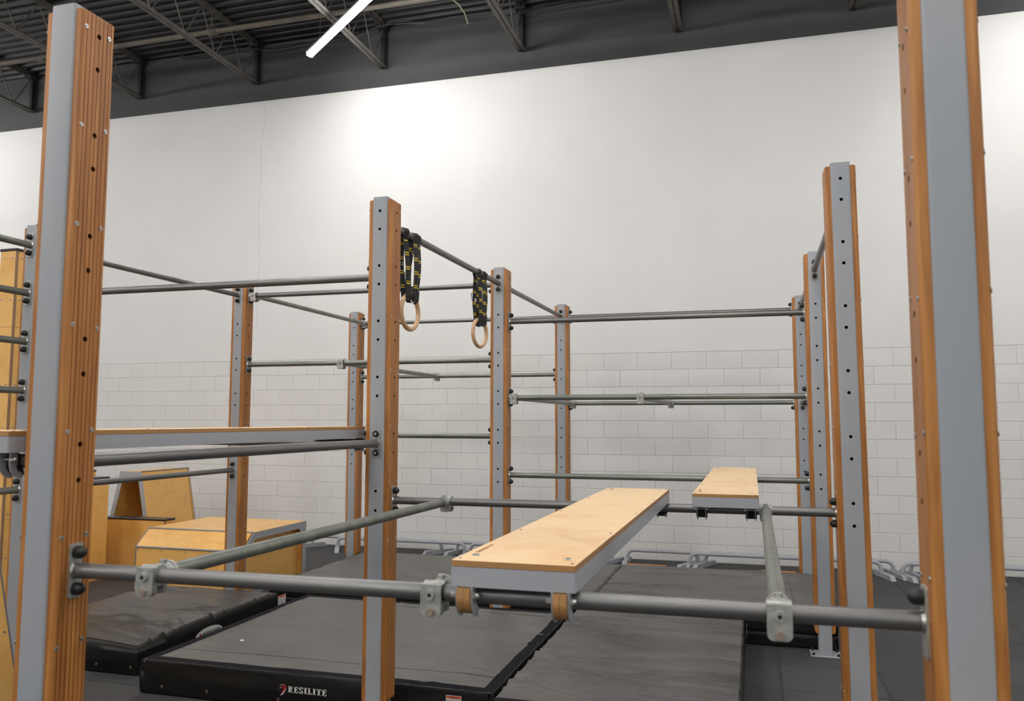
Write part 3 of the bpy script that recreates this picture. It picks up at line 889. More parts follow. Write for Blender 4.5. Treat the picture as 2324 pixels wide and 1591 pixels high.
def ring_set(yc, theta, zc, label_r, label_s, loops, digits, lean=0.0):
    # wooden ring
    R0, r0 = .1015, .0142
    bm = bmesh.new()
    N, n = 56, 16
    rings = []
    for i in range(N):
        a = 2 * PI * i / N
        rings.append([bm.verts.new(((0 + r0 * math.sin(2 * PI * k / n)), (R0 + r0 * math.cos(2 * PI * k / n)) * math.cos(a), (R0 + r0 * math.cos(2 * PI * k / n)) * math.sin(a))) for k in range(n)])
    for i in range(N):
        a, b = rings[i], rings[(i + 1) % N]
        for k in range(n): bm.faces.new((a[k], b[k], b[(k + 1) % n], a[(k + 1) % n]))
    o = meshobj('gymnastic_ring', bm, 'ring', smooth=True)
    o.location = (0, yc, zc); o.rotation_euler = (0, 0, theta)
    tag(o, label_r, 'gym ring', 'wooden gymnastic rings')
    zb = zbar(0)
    s = thing('ring_strap', label_s, 'strap', (0, yc, zb), group='ring straps looped over the high bar')
    ztop = zc + R0 - zb     # inner top of ring zone, local
    rb = BR + .002
    for li, (dy, wdv, xs, bot, w_) in enumerate(loops):
        pts = []
        zl = bot
        # left strand up
        m = 10
        for k in range(m):
            u = k / (m - 1)
            pts.append((-xs * (.55 + .45 * math.sin(PI * min(1, u * 1.1))) * (1 - .15 * u) if k < m - 1 else -rb, dy * (.55 + .45 * u), zl + (0 - zl) * u))
        for k in range(1, 8):
            a = PI - PI * k / 8; pts.append((rb * math.cos(a), dy, rb * math.sin(a)))
        for k in range(m):
            u = 1 - k / (m - 1)
            pts.append((rb if k == 0 else xs * (.55 + .45 * math.sin(PI * min(1, u * 1.1))) * (1 - .15 * u), dy * (.55 + .45 * u), zl + (0 - zl) * u))
        bm = bmesh.new(); ribbon(bm, pts, wdv, w_)
        meshobj('webbing_loop', bm, 'webbing', s)
        # yellow double dashes on both strands
        wn = Vector(wdv).normalized()
        nn = Vector((0, 0, 1)).cross(wn).normalized()
        for sgn in (-1, 1):
            half = pts[:m] if sgn < 0 else pts[-m:][::-1]
            bm = bmesh.new()
            for q in range(4):
                zz = -.045 - q * .083 - (.02 if sgn < 0 else 0) - li * .012
                if zz < bot + .02: continue
                u = 1 - zz / bot
                fi = (1 - zz / bot) if False else (zz - bot) / (0 - bot)
                kk = fi * (m - 1); i0 = min(int(kk), m - 2); fr = kk - i0
                c = Vector(half[i0]).lerp(Vector(half[i0 + 1]), fr)
                for dz in (-.0065, .0065):
                    for side in (-1, 1):
                        A = c + nn * side * .0016 + Vector((0, 0, dz))
                        v = [bm.verts.new(A + wn * w_ * .42 * sx + Vector((0, 0, .003 * sz))) for sx, sz in ((-1, -1), (1, -1), (1, 1), (-1, 1))]
                        bm.faces.new(v)
            if len(bm.faces): meshobj('yellow_stitching', bm, 'yellow', s, recalc=False)
            else: bm.free()
    # loop round the ring
    bm = bmesh.new()
    th = Vector((-math.sin(theta), math.cos(theta), 0))
    for off, aa in ((-.016, 0.0), (.022, .5)):
        c = Vector((0, 0, ztop)) + th * off
        pts = []
        for k in range(17):
            a = 2 * PI * k / 16
            pts.append(c + Vector((math.sin(a) * .024, 0, math.cos(a) * (.024 if math.cos(a) < 0 else .055) - .002)))
        ribbon(bm, pts, th, .030)
    # hanging tail wrapped over the side of the ring
    c = Vector((0, 0, ztop)) + th * .048
    ribbon(bm, [c + Vector((.018, 0, .06)), c + Vector((.026, .004, .02)), c + Vector((.022, .004, -.03)), c + Vector((.0, .0, -.048)), c + Vector((-.02, -.02, -.040)), c + Vector((-.024, -.05, -.02))], th, .026)
    meshobj('ring_loop', bm, 'webbing', s)
    # tongue + buckle
    bm = bmesh.new()
    ribbon(bm, [(-.030, -.045, ztop + .135), (-.034, -.030, ztop + .09), (-.033, -.012, ztop + .04)], (.35, 1, 0), .036, .003)
    meshobj('strap_tongue', bm, 'webbing', s)
    bm = bmesh.new()
    zc2 = ztop + .135
    tube(bm, [(-.034, -.072, zc2), (-.034, -.022, zc2)], .0045, 8)
    tube(bm, [(-.034, -.072, zc2), (-.040, -.085, zc2 + .05), (-.040, -.045, zc2 + .055), (-.034, -.022, zc2)], .0025, 8)
    meshobj('cam_buckle', bm, 'black', s, smooth=True)
    for txt, loc, size, rz in digits:
        me = text_mesh(txt, size, 'white')
        put('printed_number', me, s, loc, (PI / 2, 0, rz))
TX = math.radians(20)
# wdir: strap width direction in XY
ring_set(.341, math.radians(-6), 2.272, 'wooden ring hanging beside the ringed post, nearer of the two', 'black strap with yellow marks holding the nearer ring, numbered 12',
         [(-.105, (.55, 1, 0), .022, -.40, .034), (.035, (.9, 1, 0), .030, -.40, .030), (.085, (.35, 1, 0), .034, -.36, .026)],
         [('12', (-.0165, -.092, -.185), .032, math.radians(61)), ('4', (.0365, .072, -.225), .026, math.radians(70))])
ring_set(1.632, math.radians(-10.5), 2.283, 'wooden ring farther along the high bar, next to the post where the bar ends', 'black strap with yellow marks holding the farther ring, numbered 8',
         [(-.07, (.6, 1, 0), .026, -.40, .034), (.035, (.9, 1, 0), .030, -.40, .032), (.08, (.5, 1, 0), .032, -.36, .028)],
         [('8', (-.005, -.085, -.215), .034, TX)])

# ================================================================== MATS
def crash_mat(key, x0, x1, y0, y1, h, label, topmat='mat_top', bul=1.0,  wr=(1.0, 5.0, .006), puff=.012, border=0.0, seams=(), mid=False, sag=0.0, nres=(90, 150), rnd=.022, creases=(), group='black landing mats'):
    t = thing('landing_mat', label, 'mat', (x0, y0, 0), group=group)
    W, D = x1 - x0, y1 - y0
    sd = sum(ord(c) for c in key) * 1.37
    rs = random.Random(int(sd))
    CR = []
    for (n_, xr, yr, ar, lr, am, wd_) in creases:
        for _ in range(n_):
            CR.append((rs.uniform(*xr) * W, rs.uniform(*yr) * D, math.radians(rs.uniform(*ar)), rs.uniform(*lr), rs.uniform(*am), rs.uniform(*wd_), rs.uniform(-.12, .12)))
    CR = [(cx, cy, math.cos(a), math.sin(a), l, am_, w_, cv) for cx, cy, a, l, am_, w_, cv in CR]
    def hgt(x, y):
        ex = min(x, W - x); ey = min(y, D - y)
        e = min(ex, ey)
        r = rnd
        z = h
        if e < r: z -= r - math.sqrt(max(0, r * r - (r - e) ** 2))
        inner = min(1, max(0, (e - .02) / .12))
        z += puff * (1 - (1 - min(1, e / .35)) ** 2) * 1.0
        n1 = noise.noise(Vector((x * wr[0] + sd, y * wr[1], sd)))
        n2 = noise.noise(Vector((x * wr[0] * 2.3 + 9, y * wr[1] * 2.1 + x * 1.3, sd + 4)))
        rid = 1 - abs(noise.noise(Vector((x * wr[0] * 1.5 + y * .8, y * wr[1] * 1.25 + sd, 2.2)))) * 2
        z += wr[2] * (n1 + .5 * n2 + .8 * max(0, rid - .55)) * (.25 + .75 * inner)
        for cx, cy, ca, sa, l, am_, w_, cv in CR:
            dx_, dy_ = x - cx, y - cy
            u = dx_ * ca + dy_ * sa
            if abs(u) > l: continue
            q = (-dx_ * sa + dy_ * ca - cv * u * u) / w_
            if abs(q) > 3: continue
            fade = (1 - (u / l) ** 2) ** .8
            z += 2.1 * am_ * fade * (math.exp(-q * q) - .45 * math.exp(-(q - 1.3) ** 2)) * min(1, e / .012)
        for ax, pos in seams:
            d = abs((x if ax == 'x' else y) - pos)
            if d < .012: z -= .0025 * (1 - d / .012)
        if sag:
            z -= sag * max(0, 1 - math.hypot(x - W, y) / .55) ** 1.5
        return z
    nx, ny = nres
    def grid(L, n):
        e = [0, .003, .008, .014, rnd]
        mid_ = [rnd + (L - 2 * rnd) * (k / n) for k in range(1, n)]
        return e + mid_ + [L - v for v in reversed(e)]
    gx, gy = grid(W, nx), grid(D, ny)
    bm = bmesh.new()
    V = [[bm.verts.new((x, y, hgt(x, y))) for x in gx] for y in gy]
    for j in range(len(gy) - 1):
        for i in range(len(gx) - 1):
            f = bm.faces.new((V[j][i], V[j][i + 1], V[j + 1][i + 1], V[j + 1][i]))
            if min(gx[i], W - gx[i + 1], gy[j], D - gy[j + 1]) < (rnd * .7 if bul > .5 else -1): f.material_index = 1
    loop = [V[0][i] for i in range(len(gx))] + [V[j][-1] for j in range(1, len(gy))] + [V[-1][i] for i in range(len(gx) - 2, -1, -1)] + [V[j][0] for j in range(len(gy) - 2, 0, -1)]
    prev = loop
    levels = [.93, .8, .65, .52, .5, .48, .35, .2, .08, .02, 0.0]
    cxm, cym = W / 2, D / 2
    for lv in levels:
        cur = []
        for v in loop:
            zt = v.co.z
            bulge = bul * .010 * math.sin(PI * min(1, lv * 1.0)) + .006 * noise.noise(Vector((v.co.x * 4 + sd, v.co.y * 4, lv * 3)))
            if mid and abs(lv - .5) < .001: bulge = -.014
            if lv == 0: bulge = -.008
            nxv = -1 if v.co.x < .01 else (1 if v.co.x > W - .01 else 0)
            nyv = -1 if v.co.y < .01 else (1 if v.co.y > D - .01 else 0)
            cur.append(bm.verts.new((v.co.x + nxv * bulge, v.co.y + nyv * bulge, max(0.001, (h - rnd) * lv))))
        m = len(loop)
        for k in range(m):
            f = bm.faces.new((prev[k], cur[k], cur[(k + 1) % m], prev[(k + 1) % m])); f.material_index = 1
        prev = cur
    meshobj('mat_cover', bm, [topmat, 'mat_side'], t, smooth=False)
    me = t.children[0].data
    for p in me.polygons: p.use_smooth = True
    def strip(xa, ya, xb, yb, wd, mat, name, lift=.0016, wob=0.0):
        bm = bmesh.new(); n = 70; prev = None
        d = Vector((xb - xa, yb - ya)); nrm = Vector((-d.y, d.x)).normalized() * wd / 2
        for k in range(n + 1):
            c = Vector((xa, ya)) + d * (k / n)
            wv = 1 + wob * noise.noise(Vector((k * .33, sd, xa * 3)))
            pr = []
            for s in (-1, -.5, 0, .5, 1):
                q = c + nrm * s * wv
                q.x = min(max(q.x, .0), W); q.y = min(max(q.y, .0), D)
                pr.append(bm.verts.new((q.x, q.y, hgt(q.x, q.y) + lift)))
            if prev:
                for a in range(4): bm.faces.new((prev[a], prev[a + 1], pr[a + 1], pr[a]))
            prev = pr
        return meshobj(name, bm, mat, t, smooth=False, recalc=False)
    if border:
        b = border
        strip(.0, b / 2 + .012, W, b / 2 + .012, b, 'velcro', 'border_strip', wob=.12)
        strip(.0, D - b / 2 - .012, W, D - b / 2 - .012, b, 'velcro', 'border_strip', wob=.12)
        strip(b / 2 + .006, 0, b / 2 + .006, D, b, 'velcro', 'border_strip', wob=.12)
        strip(W - b / 2 - .006, 0, W - b / 2 - .006, D, b, 'velcro', 'border_strip', wob=.12)
        strip(b, .262, W - b, .262, .0042, 'thread', 'stitch_line', .0012)
        strip(b, D - .20, W - b, D - .20, .0042, 'thread', 'stitch_line', .0012)
    for ax, pos in seams:
        if ax == 'x': strip(pos, .01, pos, D - .01, .0035, 'thread', 'seam', .0008)
        else: strip(.01, pos, W - .01, pos, .006, 'thread', 'seam', .0008)
    return t, hgt
M1, h1 = crash_mat('M1', -1.648, .575, .165, 2.075, .198, 'near landing mat with lettering on its black side and a dark border strip', 'mat_top', wr=(1.1, 2.0, .010), puff=.004, creases=((16, (.6, 1), (.0, .9), (-35, 25), (.12, .4), (.002, .006), (.012, .025)), (10, (0, .6), (0, 1), (-50, 60), (.1, .3), (.0015, .004), (.012, .025))), border=.062, rnd=.008)
M2, h2 = crash_mat('M2', -3.10, -1.90, .42, 2.045, .205, 'soft creased black mat in front of the plywood box, with an oval badge', 'mat_top2', wr=(.7, 3.0, .022), puff=.014, sag=.035, rnd=.03, creases=((5, (.3, .95), (.05, .35), (-14, 2), (.3, .6), (.010, .018), (.018, .03)), (7, (.75, 1), (.02, .5), (-60, -10), (.06, .18), (.006, .012), (.012, .02)), (12, (0, 1), (.3, 1), (-15, 15), (.15, .5), (.003, .007), (.012, .022))))
M3, h3 = crash_mat('M3', .600, 1.838, .10, 2.235, .200, 'wrinkled grey mat below the long platform at the lower right', 'mat_top', wr=(.8, 2.5, .012), puff=.008, rnd=.02, nres=(90, 230), creases=((34, (0, .35), (.05, 1), (-25, 12), (.12, .45), (.004, .009), (.008, .018)), (44, (.5, 1), (.05, 1), (-8, 12), (.12, .5), (.004, .009), (.007, .016)), (10, (.2, .8), (.1, 1), (-8, 8), (.4, .7), (.004, .008), (.015, .025))))
M4, h4 = crash_mat('M4', -2.19, .636, 2.36, 4.235, .200, 'wide folding mat between the farther posts, left half', 'mat_top', .05, (1.4, 2.6, .006), .003, seams=(('x', .17),), mid=True, rnd=.005, creases=((14, (0, 1), (0, 1), (-30, 30), (.15, .5), (.002, .005), (.012, .025)),))
M5, h5 = crash_mat('M5', .640, 2.482, 2.33, 4.262, .198, 'wide folding mat between the farther posts, right half', 'mat_top', .05, (1.0, 4.0, .007), .003, seams=(('x', 1.57),), mid=True, rnd=.005, creases=((16, (0, .3), (0, .5), (-40, 20), (.1, .35), (.004, .008), (.009, .018)), (10, (.75, 1), (0, 1), (-5, 10), (.1, .3), (.004, .007), (.009, .016)), (8, (.2, .8), (.3, 1), (-12, 18), (.2, .6), (.003, .006), (.012, .025))))
# logo on M1 front (strokes and serifs as flat print)
def slab_letters(word, hgt_, gap=.14):
    """slab serif capitals as polygons, unit height; returns list of polys and total width"""
    S = {}
    t, w_, sf = .20, .62, .09
    def R(a, b, c, d): return [(a, b), (c, b), (c, d), (a, d)]
    S['I'] = ([R(.08, 0, .32, 1), R(0, 0, .40, sf), R(0, 1 - sf, .40, 1)], .40)
    S['L'] = ([R(.08, 0, .30, 1), R(0, 0, .56, sf + .02), R(0, 1 - sf, .38, 1), R(.46, 0, .56, .30)], .56)
    S['E'] = ([R(.08, 0, .30, 1), R(0, 0, .58, sf + .02), R(0, 1 - sf - .02, .56, 1), R(.28, .46, .42, .56), R(.40, .38, .46, .64), R(.49, 0, .58, .28), R(.47, .72, .56, 1)], .58)
    S['T'] = ([R(.20, 0, .42, 1), R(.10, 0, .52, sf), R(0, 1 - sf - .02, .62, 1), R(0, .72, .09, 1), R(.53, .72, .62, 1)], .62)
    def arc(cx, cy, ro, ri, a0, a1, n=8, sy=1.0):
        out = []
        for k in range(n):
            A, B = a0 + (a1 - a0) * k / n, a0 + (a1 - a0) * (k + 1) / n
            out.append([(cx + ro * math.cos(A), cy + sy * ro * math.sin(A)), (cx + ro * math.cos(B), cy + sy * ro * math.sin(B)), (cx + ri * math.cos(B), cy + sy * ri * math.sin(B)), (cx + ri * math.cos(A), cy + sy * ri * math.sin(A))])
        return out
    S['R'] = ([R(.08, 0, .30, 1), R(0, 0, .38, sf), R(0, 1 - sf, .32, 1), [(.30, .46), (.44, .46), (.62, 0), (.44, 0)], R(.44, 0, .68, sf)] + arc(.30, .72, .29, .10, -PI / 2, PI / 2, 8, .97), .68)
    S['S'] = (arc(.28, .73, .27, .09, PI * .08, PI * 1.5, 9, .98) + arc(.28, .27, .27, .09, -PI * .92, PI * .5, 9, .98) + [R(.46, .70, .55, .95), R(.01, .05, .09, .30)], .56)
    polys = []; x = 0
    for ch in word:
        ps, wd = S[ch]
        for q in ps: polys.append([(a + x, b) for a, b in q])
        x += wd + gap * .5
    return polys, x - gap * .5
def print_polys(name, parent, polys, mat, fn, th=.0006):
    bm = bmesh.new()
    for q in polys:
        vs = [bm.verts.new(fn(u, v)) for u, v in q]
        try: bm.faces.new(vs)
        except ValueError: pass
    return meshobj(name, bm, mat, parent, recalc=False)
def front_fn(ox, oz, s, yy, sh=0.0):
    return lambda u, v: (ox + u * s + v * s * sh, yy, oz + v * s)
# M1 local: x - x0(-1.648), y 0 is the front
hh = .036
polys, wd = slab_letters('RESILITE', hh)
s_ = hh
sc_ = .245 / (wd * s_)
print_polys('printed_lettering', M1, [[(u * sc_, v) for u, v in q] for q in polys], 'white', front_fn(1.012, .098, s_, -.0145))
sw = [[(-1.15, .95), (-.6, 1.35), (.05, 1.45), (.55, 1.25), (.5, .8), (-.05, .0), (-.65, -.75), (-.45, -.1), (.0, .6), (.05, 1.0), (-.4, 1.15)]]
print_polys('printed_swoosh', M1, [[(-.95, .75), (-.5, 1.28), (.1, 1.42), (.1, 1.05), (-.4, 1.10)], [(.1, 1.42), (.62, 1.22), (.5, .75), (.1, 1.05)], [(.5, .75), (.0, .05), (-.2, .35), (.1, 1.05)], [(.0, .05), (-.75, -.75), (-.2, .35)]], 'red', front_fn(.985, .098, .028, -.0146))
print_polys('printed_swoosh', M1, [[(-1.2, .95), (-.5, 1.5), (.6, 1.42), (.1, 1.50), (-.5, 1.40)], [(-1.2, .55), (-.6, .85), (-.1, .95), (-.6, .75)], [(-.75, -.75), (.0, .05), (.5, .75), (.62, .85), (.3, .1), (-.2, -.55)], [(-1.0, -.7), (-.4, -.2), (-.05, .3), (-.5, -.3)]], 'white', front_fn(.985, .098, .028, -.0143))
def warning(parent, loc, rot, w_=.075, h_=.075):
    bm = bmesh.new(); box(bm, 0, w_, -.0008, 0, 0, h_)
    o = meshobj('warning_label', bm, 'white', parent); o.location = loc; o.rotation_euler = rot
    o['label'] = 'white warning label with an orange band'
    bm = bmesh.new(); box(bm, .002, w_ - .002, -.0012, -.0007, h_ * .80, h_ * .97); meshobj('orange_band', bm, 'orange', o)
    me = text_mesh('WARNING', h_ * .13, 'ink'); put('printed_word', me, o, (w_ / 2, -.0017, h_ * .885), (PI / 2, 0, 0))
    bm = bmesh.new()
    z = h_ * .74
    while z > .004:
        box(bm, .004, w_ - .004 - random.random() * w_ * .15, -.0011, -.0007, z - .0014, z); z -= .0042
    meshobj('small_print', bm, 'inkgrey', o)
warning(M1, (1.968, -.0135, .095), (0, 0, 0), .088, .078)
warning(M2, (1.2165, 1.60, .095), (0, 0, PI / 2), .115, .085)
warning(M3, (1.2525, 2.05, .09), (0, 0, PI / 2), .08, .08)
# grommets
bm = bmesh.new(); cyl(bm, (0, 0, 0), (0, -.002, 0), .0088, 18); cyl(bm, (0, -.002, 0), (0, -.0028, 0), .0050, 12, mi=1)
GR = bpy.data.meshes.new('vent_eyelet'); bm.to_mesh(GR); bm.free(); GR.materials.append(MAT['copper']); GR.materials.append(MAT['hole'])
for x in (-1.488, -1.174, -.698, -.38, .1): put('vent_eyelet', GR, M1, (x + 1.648, -.012, .053))
for x in (-2.62, -2.205, -1.935): put('vent_eyelet', GR, M2, (x + 3.10, -.013, .055))
# oval badge on M2 right side (plane x = 1.2), facing +X
bm = bmesh.new()
n = 28; vs = [bm.verts.new((1.2145, .71 + .155 * math.cos(2 * PI * k / n), .094 + .052 * math.sin(2 * PI * k / n))) for k in range(n)]
bm.faces.new(vs); o = meshobj('oval_badge', bm, 'white', M2, recalc=False); o['label'] = 'white oval badge with black lettering'
polys, wd = slab_letters('RESILITE', .03); sc2 = .20 / (wd * .03)
print_polys('printed_lettering', M2, [[(u * sc2, v) for u, v in q] for q in polys], 'ink', lambda u, v: (1.2152, .635 + u * .03, .085 + v * .03))
print_polys('printed_swoosh', M2, [[(-.5, 1.0), (.5, 1.0), (.4, .6), (-.4, -.4)]], 'red', lambda u, v: (1.2153, .612 + u * .028, .085 + v * .028))
bm = bmesh.new(); box(bm, -.012, .012, -.016, .016, 0, .0015, .0004)
o = meshobj('paper_scrap', bm, 'white'); o.location = (-1.30, .673, .2045); o.rotation_euler = (0, 0, .8)
tag(o, 'tiny white paper scrap lying on the near landing mat', 'scrap')

# ================================================================== PLYWOOD BOXES
def scr_dots(parent, locs, axis, mat=None):
    for (x, y, z) in locs:
        rot = {'x': (0, 0, 0), '-y': (0, 0, -PI / 2)}[axis]
        o = put('screw', SCREW, parent, (x, y, z), rot); o.scale = (1.0, 1.0, 1.0)
def trim_strip(bm, a, b, r=.006): cyl(bm, a, b, r, 8)
def chamfer_box():
    X0, X1, Y0, Y1, ZK, ZT, YC = -3.825, -2.63, 2.60, 3.715, .418, .578, 2.765
    t = thing('vault_box', 'low chamfered plywood box with grey edge trim behind the nearer left post', 'box', (X0, Y0, 0))
    W, D, zk, zt, yc = X1 - X0, Y1 - Y0, ZK, ZT, YC - Y0
    th = .018
    bm = bmesh.new(); box(bm, .008, W - .03, 0, th, .01, zk - .008, .001); o = meshobj('front_panel', bm, 'ply_box', t)
    scr_dots(o, [(x, -.001, z) for x in (.03, .30, .57, .85, 1.1) for z in (zk - .03, .05)], '-y')
    def quad_panel(name, p0, p1, p2, p3, th_):
        bm = bmesh.new(); P_ = [Vector(p) for p in (p0, p1, p2, p3)]; nn = (P_[1] - P_[0]).cross(P_[3] - P_[0]).normalized() * th_
        a = [bm.verts.new(p) for p in P_]; b = [bm.verts.new(p - nn) for p in P_]
        bm.faces.new(a); bm.faces.new(b)
        for i in range(4): bm.faces.new((a[i], a[(i + 1) % 4], b[(i + 1) % 4], b[i]))
        return meshobj(name, bm, 'ply_box', t)
    quad_panel('chamfer_panel', (.008, .003, zk + .006), (W - .02, .003, zk + .006), (W - .02, yc - .005, zt - .006), (.008, yc - .005, zt - .006), th)
    quad_panel('top_panel', (.005, yc, zt), (W, yc, zt), (W, D, zt), (.005, D, zt), th)
    quad_panel('back_panel', (0, D, 0), (0, D, zt - .02), (W - .03, D, zt - .02), (W - .03, D, 0), th)
    bm = bmesh.new(); prism(bm, [(.0, .005), (D, .005), (D, zt - .02), (yc, zt - .02), (.01, zk)], 'x', 0.0, th); meshobj('left_panel', bm, 'ply_box', t)
    bm = bmesh.new()   # trims
    trim_strip(bm, (0, -.002, zk), (W, -.002, zk), .009); trim_strip(bm, (0, yc - .003, zt - .002), (W, yc - .003, zt - .002), .008)
    trim_strip(bm, (.004, 0, .005), (.004, 0, zk), .006); trim_strip(bm, (.004, 0, zk), (.004, yc, zt), .006)
    meshobj('edge_trim', bm, 'alu', t, smooth=True)
    # open right end with flat grey steel frame
    bm = bmesh.new()
    outer = [(0, 0), (D, 0), (D, zt - .003), (yc, zt - .003), (0, zk)]
    fw = .055
    inner = [(fw, fw * .6), (D - fw, fw * .6), (D - fw, zt - .16), (D - .14, zt - .065), (yc + .03, zt - .065), (fw, zk - .03)]
    # ring made of quads between outer and inner
    O = [(0, 0), (D, 0), (D, zt - .16), (D, zt - .003), (yc, zt - .003), (0, zk)]
    for xx0, xx1 in ((W - .004, W + .004),):
        ao = [bm.verts.new((xx1, u, v)) for u, v in O]; ai = [bm.verts.new((xx1, u, v)) for u, v in inner]
        bo = [bm.verts.new((xx0, u, v)) for u, v in O]; bi = [bm.verts.new((xx0, u, v)) for u, v in inner]
        m = 6
        for i in range(m):
            j = (i + 1) % m
            bm.faces.new((ao[i], ao[j], ai[j], ai[i])); bm.faces.new((bo[i], bo[j], bi[j], bi[i]))
            bm.faces.new((ao[i], ao[j], bo[j], bo[i])); bm.faces.new((ai[i], ai[j], bi[j], bi[i]))
    meshobj('end_frame', bm, 'paint2', t)
    bm = bmesh.new(); box(bm, W - .10, W - .085, .02, D - .02, .01, zt - .03); meshobj('inner_panel', bm, 'ply_box', t)
chamfer_box()
def trapezoid_box():
    t = thing('trapezoid_box', 'tall tapering plywood box with an open grey-framed end, against the wall', 'box', (-5.14, 4.0, 0))
    # cross-section in XZ, long along Y
    zt = 1.03; a_t, b_t = -.15, .145; sl = .195
    a_b, b_b = a_t - sl * zt / .8 * .98, b_t + sl * zt
    D = .84; th = .018
    def quad_panel(name, P_, th_, mat='ply_box'):
        bm = bmesh.new(); P_ = [Vector(p) for p in P_]; nn = (P_[1] - P_[0]).cross(P_[3] - P_[0]).normalized() * th_
        a = [bm.verts.new(p) for p in P_]; b = [bm.verts.new(p - nn) for p in P_]
        bm.faces.new(a); bm.faces.new(b)
        for i in range(4): bm.faces.new((a[i], a[(i + 1) % 4], b[(i + 1) % 4], b[i]))
        return meshobj(name, bm, mat, t)
    pr = quad_panel('right_panel', [(b_b, 0.005, 0), (b_b, D, 0), (b_t, D, zt), (b_t, .005, zt)], th)
    quad_panel('left_panel', [(a_b, D, 0), (a_b, 0.005, 0), (a_t, .005, zt), (a_t, D, zt)], th)
    quad_panel('top_panel', [(a_t, 0.005, zt), (b_t, .005, zt), (b_t, D, zt), (a_t, D, zt)], th)
    quad_panel('back_panel', [(b_b, D - .02, 0), (a_b, D - .02, 0), (a_t, D - .02, zt), (b_t, D - .02, zt)], th)
    bm = bmesh.new()
    O = [(a_b, 0), (a_t, zt), (b_t, zt), (b_b, 0)]; f = .05
    I = [(a_b + f, 0), (a_t + f * .75, zt - .085), (b_t - f * .75, zt - .085), (b_b - f, 0)]
    for i in range(3):
        q = [O[i], O[i + 1], I[i + 1], I[i]]
        prism(bm, q, 'y', -.004, .004)
    meshobj('end_frame', bm, 'paint2', t)
    bm = bmesh.new(); trim_strip(bm, (b_t, 0, zt), (b_t, D, zt), .008); trim_strip(bm, (b_t, D, zt), (b_b, D, 0), .005)
    meshobj('edge_trim', bm, 'alu', t, smooth=True)
trapezoid_box()
def lid_box(name, label, x0, x1, y0, y1, h, panels=True, seam=None, screws=True):
    t = thing(name, label, 'box', (x0, y0, 0))
    W, D = x1 - x0, y1 - y0
    bm = bmesh.new(); box(bm, 0, W - .004, 0, .018, 0, h - .02, .0012); o = meshobj('front_panel', bm, 'ply_box', t)
    if screws:
        n = max(2, int(h / .28)); pts = []
        for q in range(n):
            z = .05 + q * (h - .12) / (n - 1)
            pts += [(.03, -.0008, z), (W - .035, -.0008, z)]
        if W > .5: pts += [(W / 2, -.0008, h - .06), (W / 2, -.0008, .06)]
        scr_dots(o, pts, '-y')
    bm = bmesh.new(); box(bm, W - .018, W, .02, D, 0, h - .02, .0012); o = meshobj('side_panel', bm, 'ply_box', t)
    if screws:
        n = max(2, int(h / .28)); pts = []
        for q in range(n):
            z = .05 + q * (h - .12) / (n - 1); pts += [(W + .0005, .045, z), (W + .0005, D - .03, z)]
        scr_dots(o, pts, 'x')
    bm = bmesh.new(); box(bm, 0, .018, .02, D, 0, h - .02); meshobj('side_panel', bm, 'ply_box', t)
    bm = bmesh.new(); box(bm, .018, W - .018, D - .018, D, 0, h - .02); meshobj('back_panel', bm, 'ply_box', t)
    bm = bmesh.new(); box(bm, W - .006, W + .001, -.001, .019, 0, h - .02); meshobj('corner_strip', bm, 'strip', t)
    bm = bmesh.new(); box(bm, -.006, W + .006, -.006, D + .004, h - .02, h, .004); o = meshobj('lid', bm, 'lam', t); o['label'] = 'black laminate lid'
    if seam:
        bm = bmesh.new(); box(bm, -.0005, W + .0006, -.0006, .01, seam - .0015, seam + .0015); box(bm, W - .01, W + .0006, .0, D, seam - .0015, seam + .0015); meshobj('panel_joint', bm, 'strip', t)
    return t
lid_box('plywood_box', 'low plywood box with a black lid between the tall box and the chamfered one', -4.90, -4.09, 3.32, 3.48, .585)
lid_box('plywood_box', 'waist-high plywood box with a black lid right of the tall left post', -5.25, -4.565, 1.9, 3.03, 1.045)
lid_box('plywood_box', 'dark-topped plywood box whose sliver shows above the waist-high box', -6.3, -5.65, 3.50, 4.0, 1.04)
lid_box('plywood_column', 'very tall plywood column with a black cap at the left edge', -3.30, -3.155, .50, 1.30, 2.875, seam=2.30)
def slanted_box():
    t = thing('slanted_box', 'plywood box with a sloping back edge cut off by the lower left corner', 'box', (-1.95, -.455, 0))
    prof = [(-1.25, 0), (0, 0), (0, .285), (-.17, 1.06), (-1.25, 1.06)]
    bm = bmesh.new(); prism(bm, prof, 'x', -.018, 0); o = meshobj('side_panel', bm, 'ply_box', t)
    scr_dots(o, [(.0008, -.075, .50), (.0008, -.03, .08), (.0008, -.2, .95), (.0008, -.6, .08)], 'x')
    bm = bmesh.new(); prism(bm, prof, 'x', -.30, -.282); meshobj('side_panel', bm, 'ply_box', t)
    bm = bmesh.new(); prism(bm, [(0, 0), (0, .285), (-.17, 1.06), (-1.25, 1.06), (-1.25, 1.042), (-.182, 1.042), (-.018, .28), (-.018, 0)], 'x', -.282, -.018); meshobj('top_panel', bm, 'ply_box', t)
    bm = bmesh.new(); trim_strip(bm, (0, 0, .005), (0, 0, .285), .004); trim_strip(bm, (0, 0, .285), (0, -.17, 1.06), .005); trim_strip(bm, (0, -.17, 1.06), (0, -1.25, 1.06), .005)
    meshobj('edge_trim', bm, 'alu', t, smooth=True)
slanted_box()

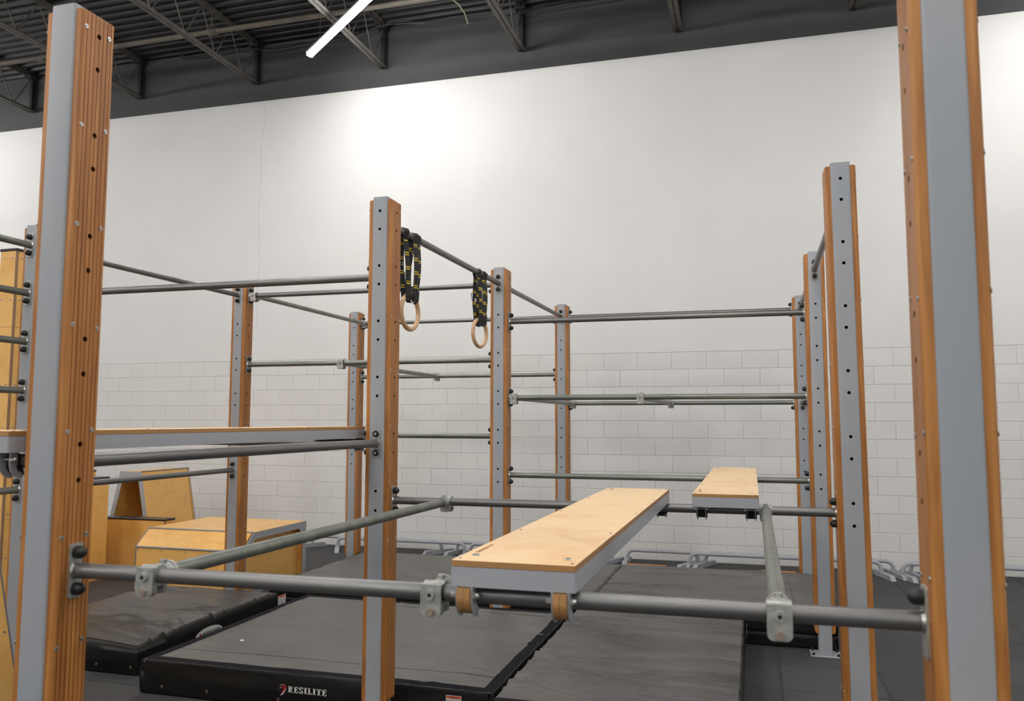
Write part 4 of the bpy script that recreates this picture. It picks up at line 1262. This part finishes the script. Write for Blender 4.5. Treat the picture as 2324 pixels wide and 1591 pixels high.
# ================================================================== PARALLETTES
def parallette(x0, x1, y, label, zc=.150, fy0=-.27, fy1=.27, rot=0.0, r=.021, fr=(0, 0)):
    cx = (x0 + x1) / 2
    t = thing('low_parallel_bar', label, 'exercise bar', (cx, y, 0), (0, 0, rot), group='low grey parallel bars along the wall')
    h = (x1 - x0) / 2; rb = .075
    pts = [(-h, 0, .045)]
    for k in range(7): a = PI - k * PI / 2 / 6; pts.append((-h + rb + rb * math.cos(a), 0, zc - rb + rb * math.sin(a)))
    for k in range(7): a = PI / 2 - k * PI / 2 / 6; pts.append((h - rb + rb * math.cos(a), 0, zc - rb + rb * math.sin(a)))
    pts.append((h, 0, .045))
    bm = bmesh.new(); tube(bm, pts, r, 14); meshobj('handle_tube', bm, 'paint2', t, smooth=True)
    for s in (-1, 1):
        bm = bmesh.new(); prism(bm, [(fy0, 0), (fy1, 0), (fy1 - .045, .05), (fy0 + .045, .05)], 'x', -.026, .026)
        f = meshobj('foot', bm, 'paint2', t, loc=(s * h, 0, 0)); f.rotation_euler = (0, 0, -math.radians(fr[0] if s < 0 else fr[1]))
        bm = bmesh.new()
        for sx in (-1, 1):
            for yy in (fy0 + .055, fy0 + .08, fy0 + .105, fy1 - .055, fy1 - .08, fy1 - .105):
                cyl(bm, (sx * .0262, yy, .027), (sx * .0266, yy, .027), .0052, 8)
        meshobj('bolt_holes', bm, 'hole', f)
parallette(-3.17, -1.455, 5.42, 'low grey parallel bar left of the long platform, nearer to the viewer', fr=(-26, -20))
parallette(-3.60, -1.80, 5.54, 'low grey parallel bar beside the far left post, close to the wall', fy1=.20, fr=(40, 38), zc=.142)
parallette(-1.385, .345, 5.42, 'low grey parallel bar hidden by the long platform', fr=(10, 20))
parallette(-1.60, .10, 5.55, 'low grey parallel bar on the wall side behind the long platform', fy1=.17, fr=(15, 20), zc=.142)
parallette(.50, 1.300, 5.545, 'low grey parallel bar ending at the group of feet beside the wooden offcut', fy1=.20, fr=(0, 25), zc=.145)
parallette(1.215, 3.20, 5.46, 'low grey parallel bar starting beside the wooden offcut and passing behind the right posts', fr=(25, -18))
parallette(1.385, 3.33, 5.55, 'low grey parallel bar on the wall side behind the right posts', fy1=.22, fr=(25, -18), zc=.150)
parallette(3.405, 5.10, 5.44, 'low grey parallel bar behind the blurred right post', fr=(-18, 28))
parallette(3.50, 5.25, 5.55, 'low grey parallel bar on the wall side at the right edge', fy1=.22, fr=(-18, 28), zc=.150)
def plank(name, x0, x1, y0, y1, h, label):
    bm = bmesh.new(); box(bm, 0, x1 - x0, 0, y1 - y0, 0, h, .002)
    o = meshobj(name, bm, 'wood', loc=(x0, y0, 0)); tag(o, label, 'plank')
plank('wooden_offcut', .53, .97, 5.20, 5.33, .03, 'short flat wooden offcut lying on the floor near the wall')
plank('wooden_board', 1.98, 2.30, 4.275, 4.33, .202, 'thin wooden board edge showing behind the back mat near the farthest right post')
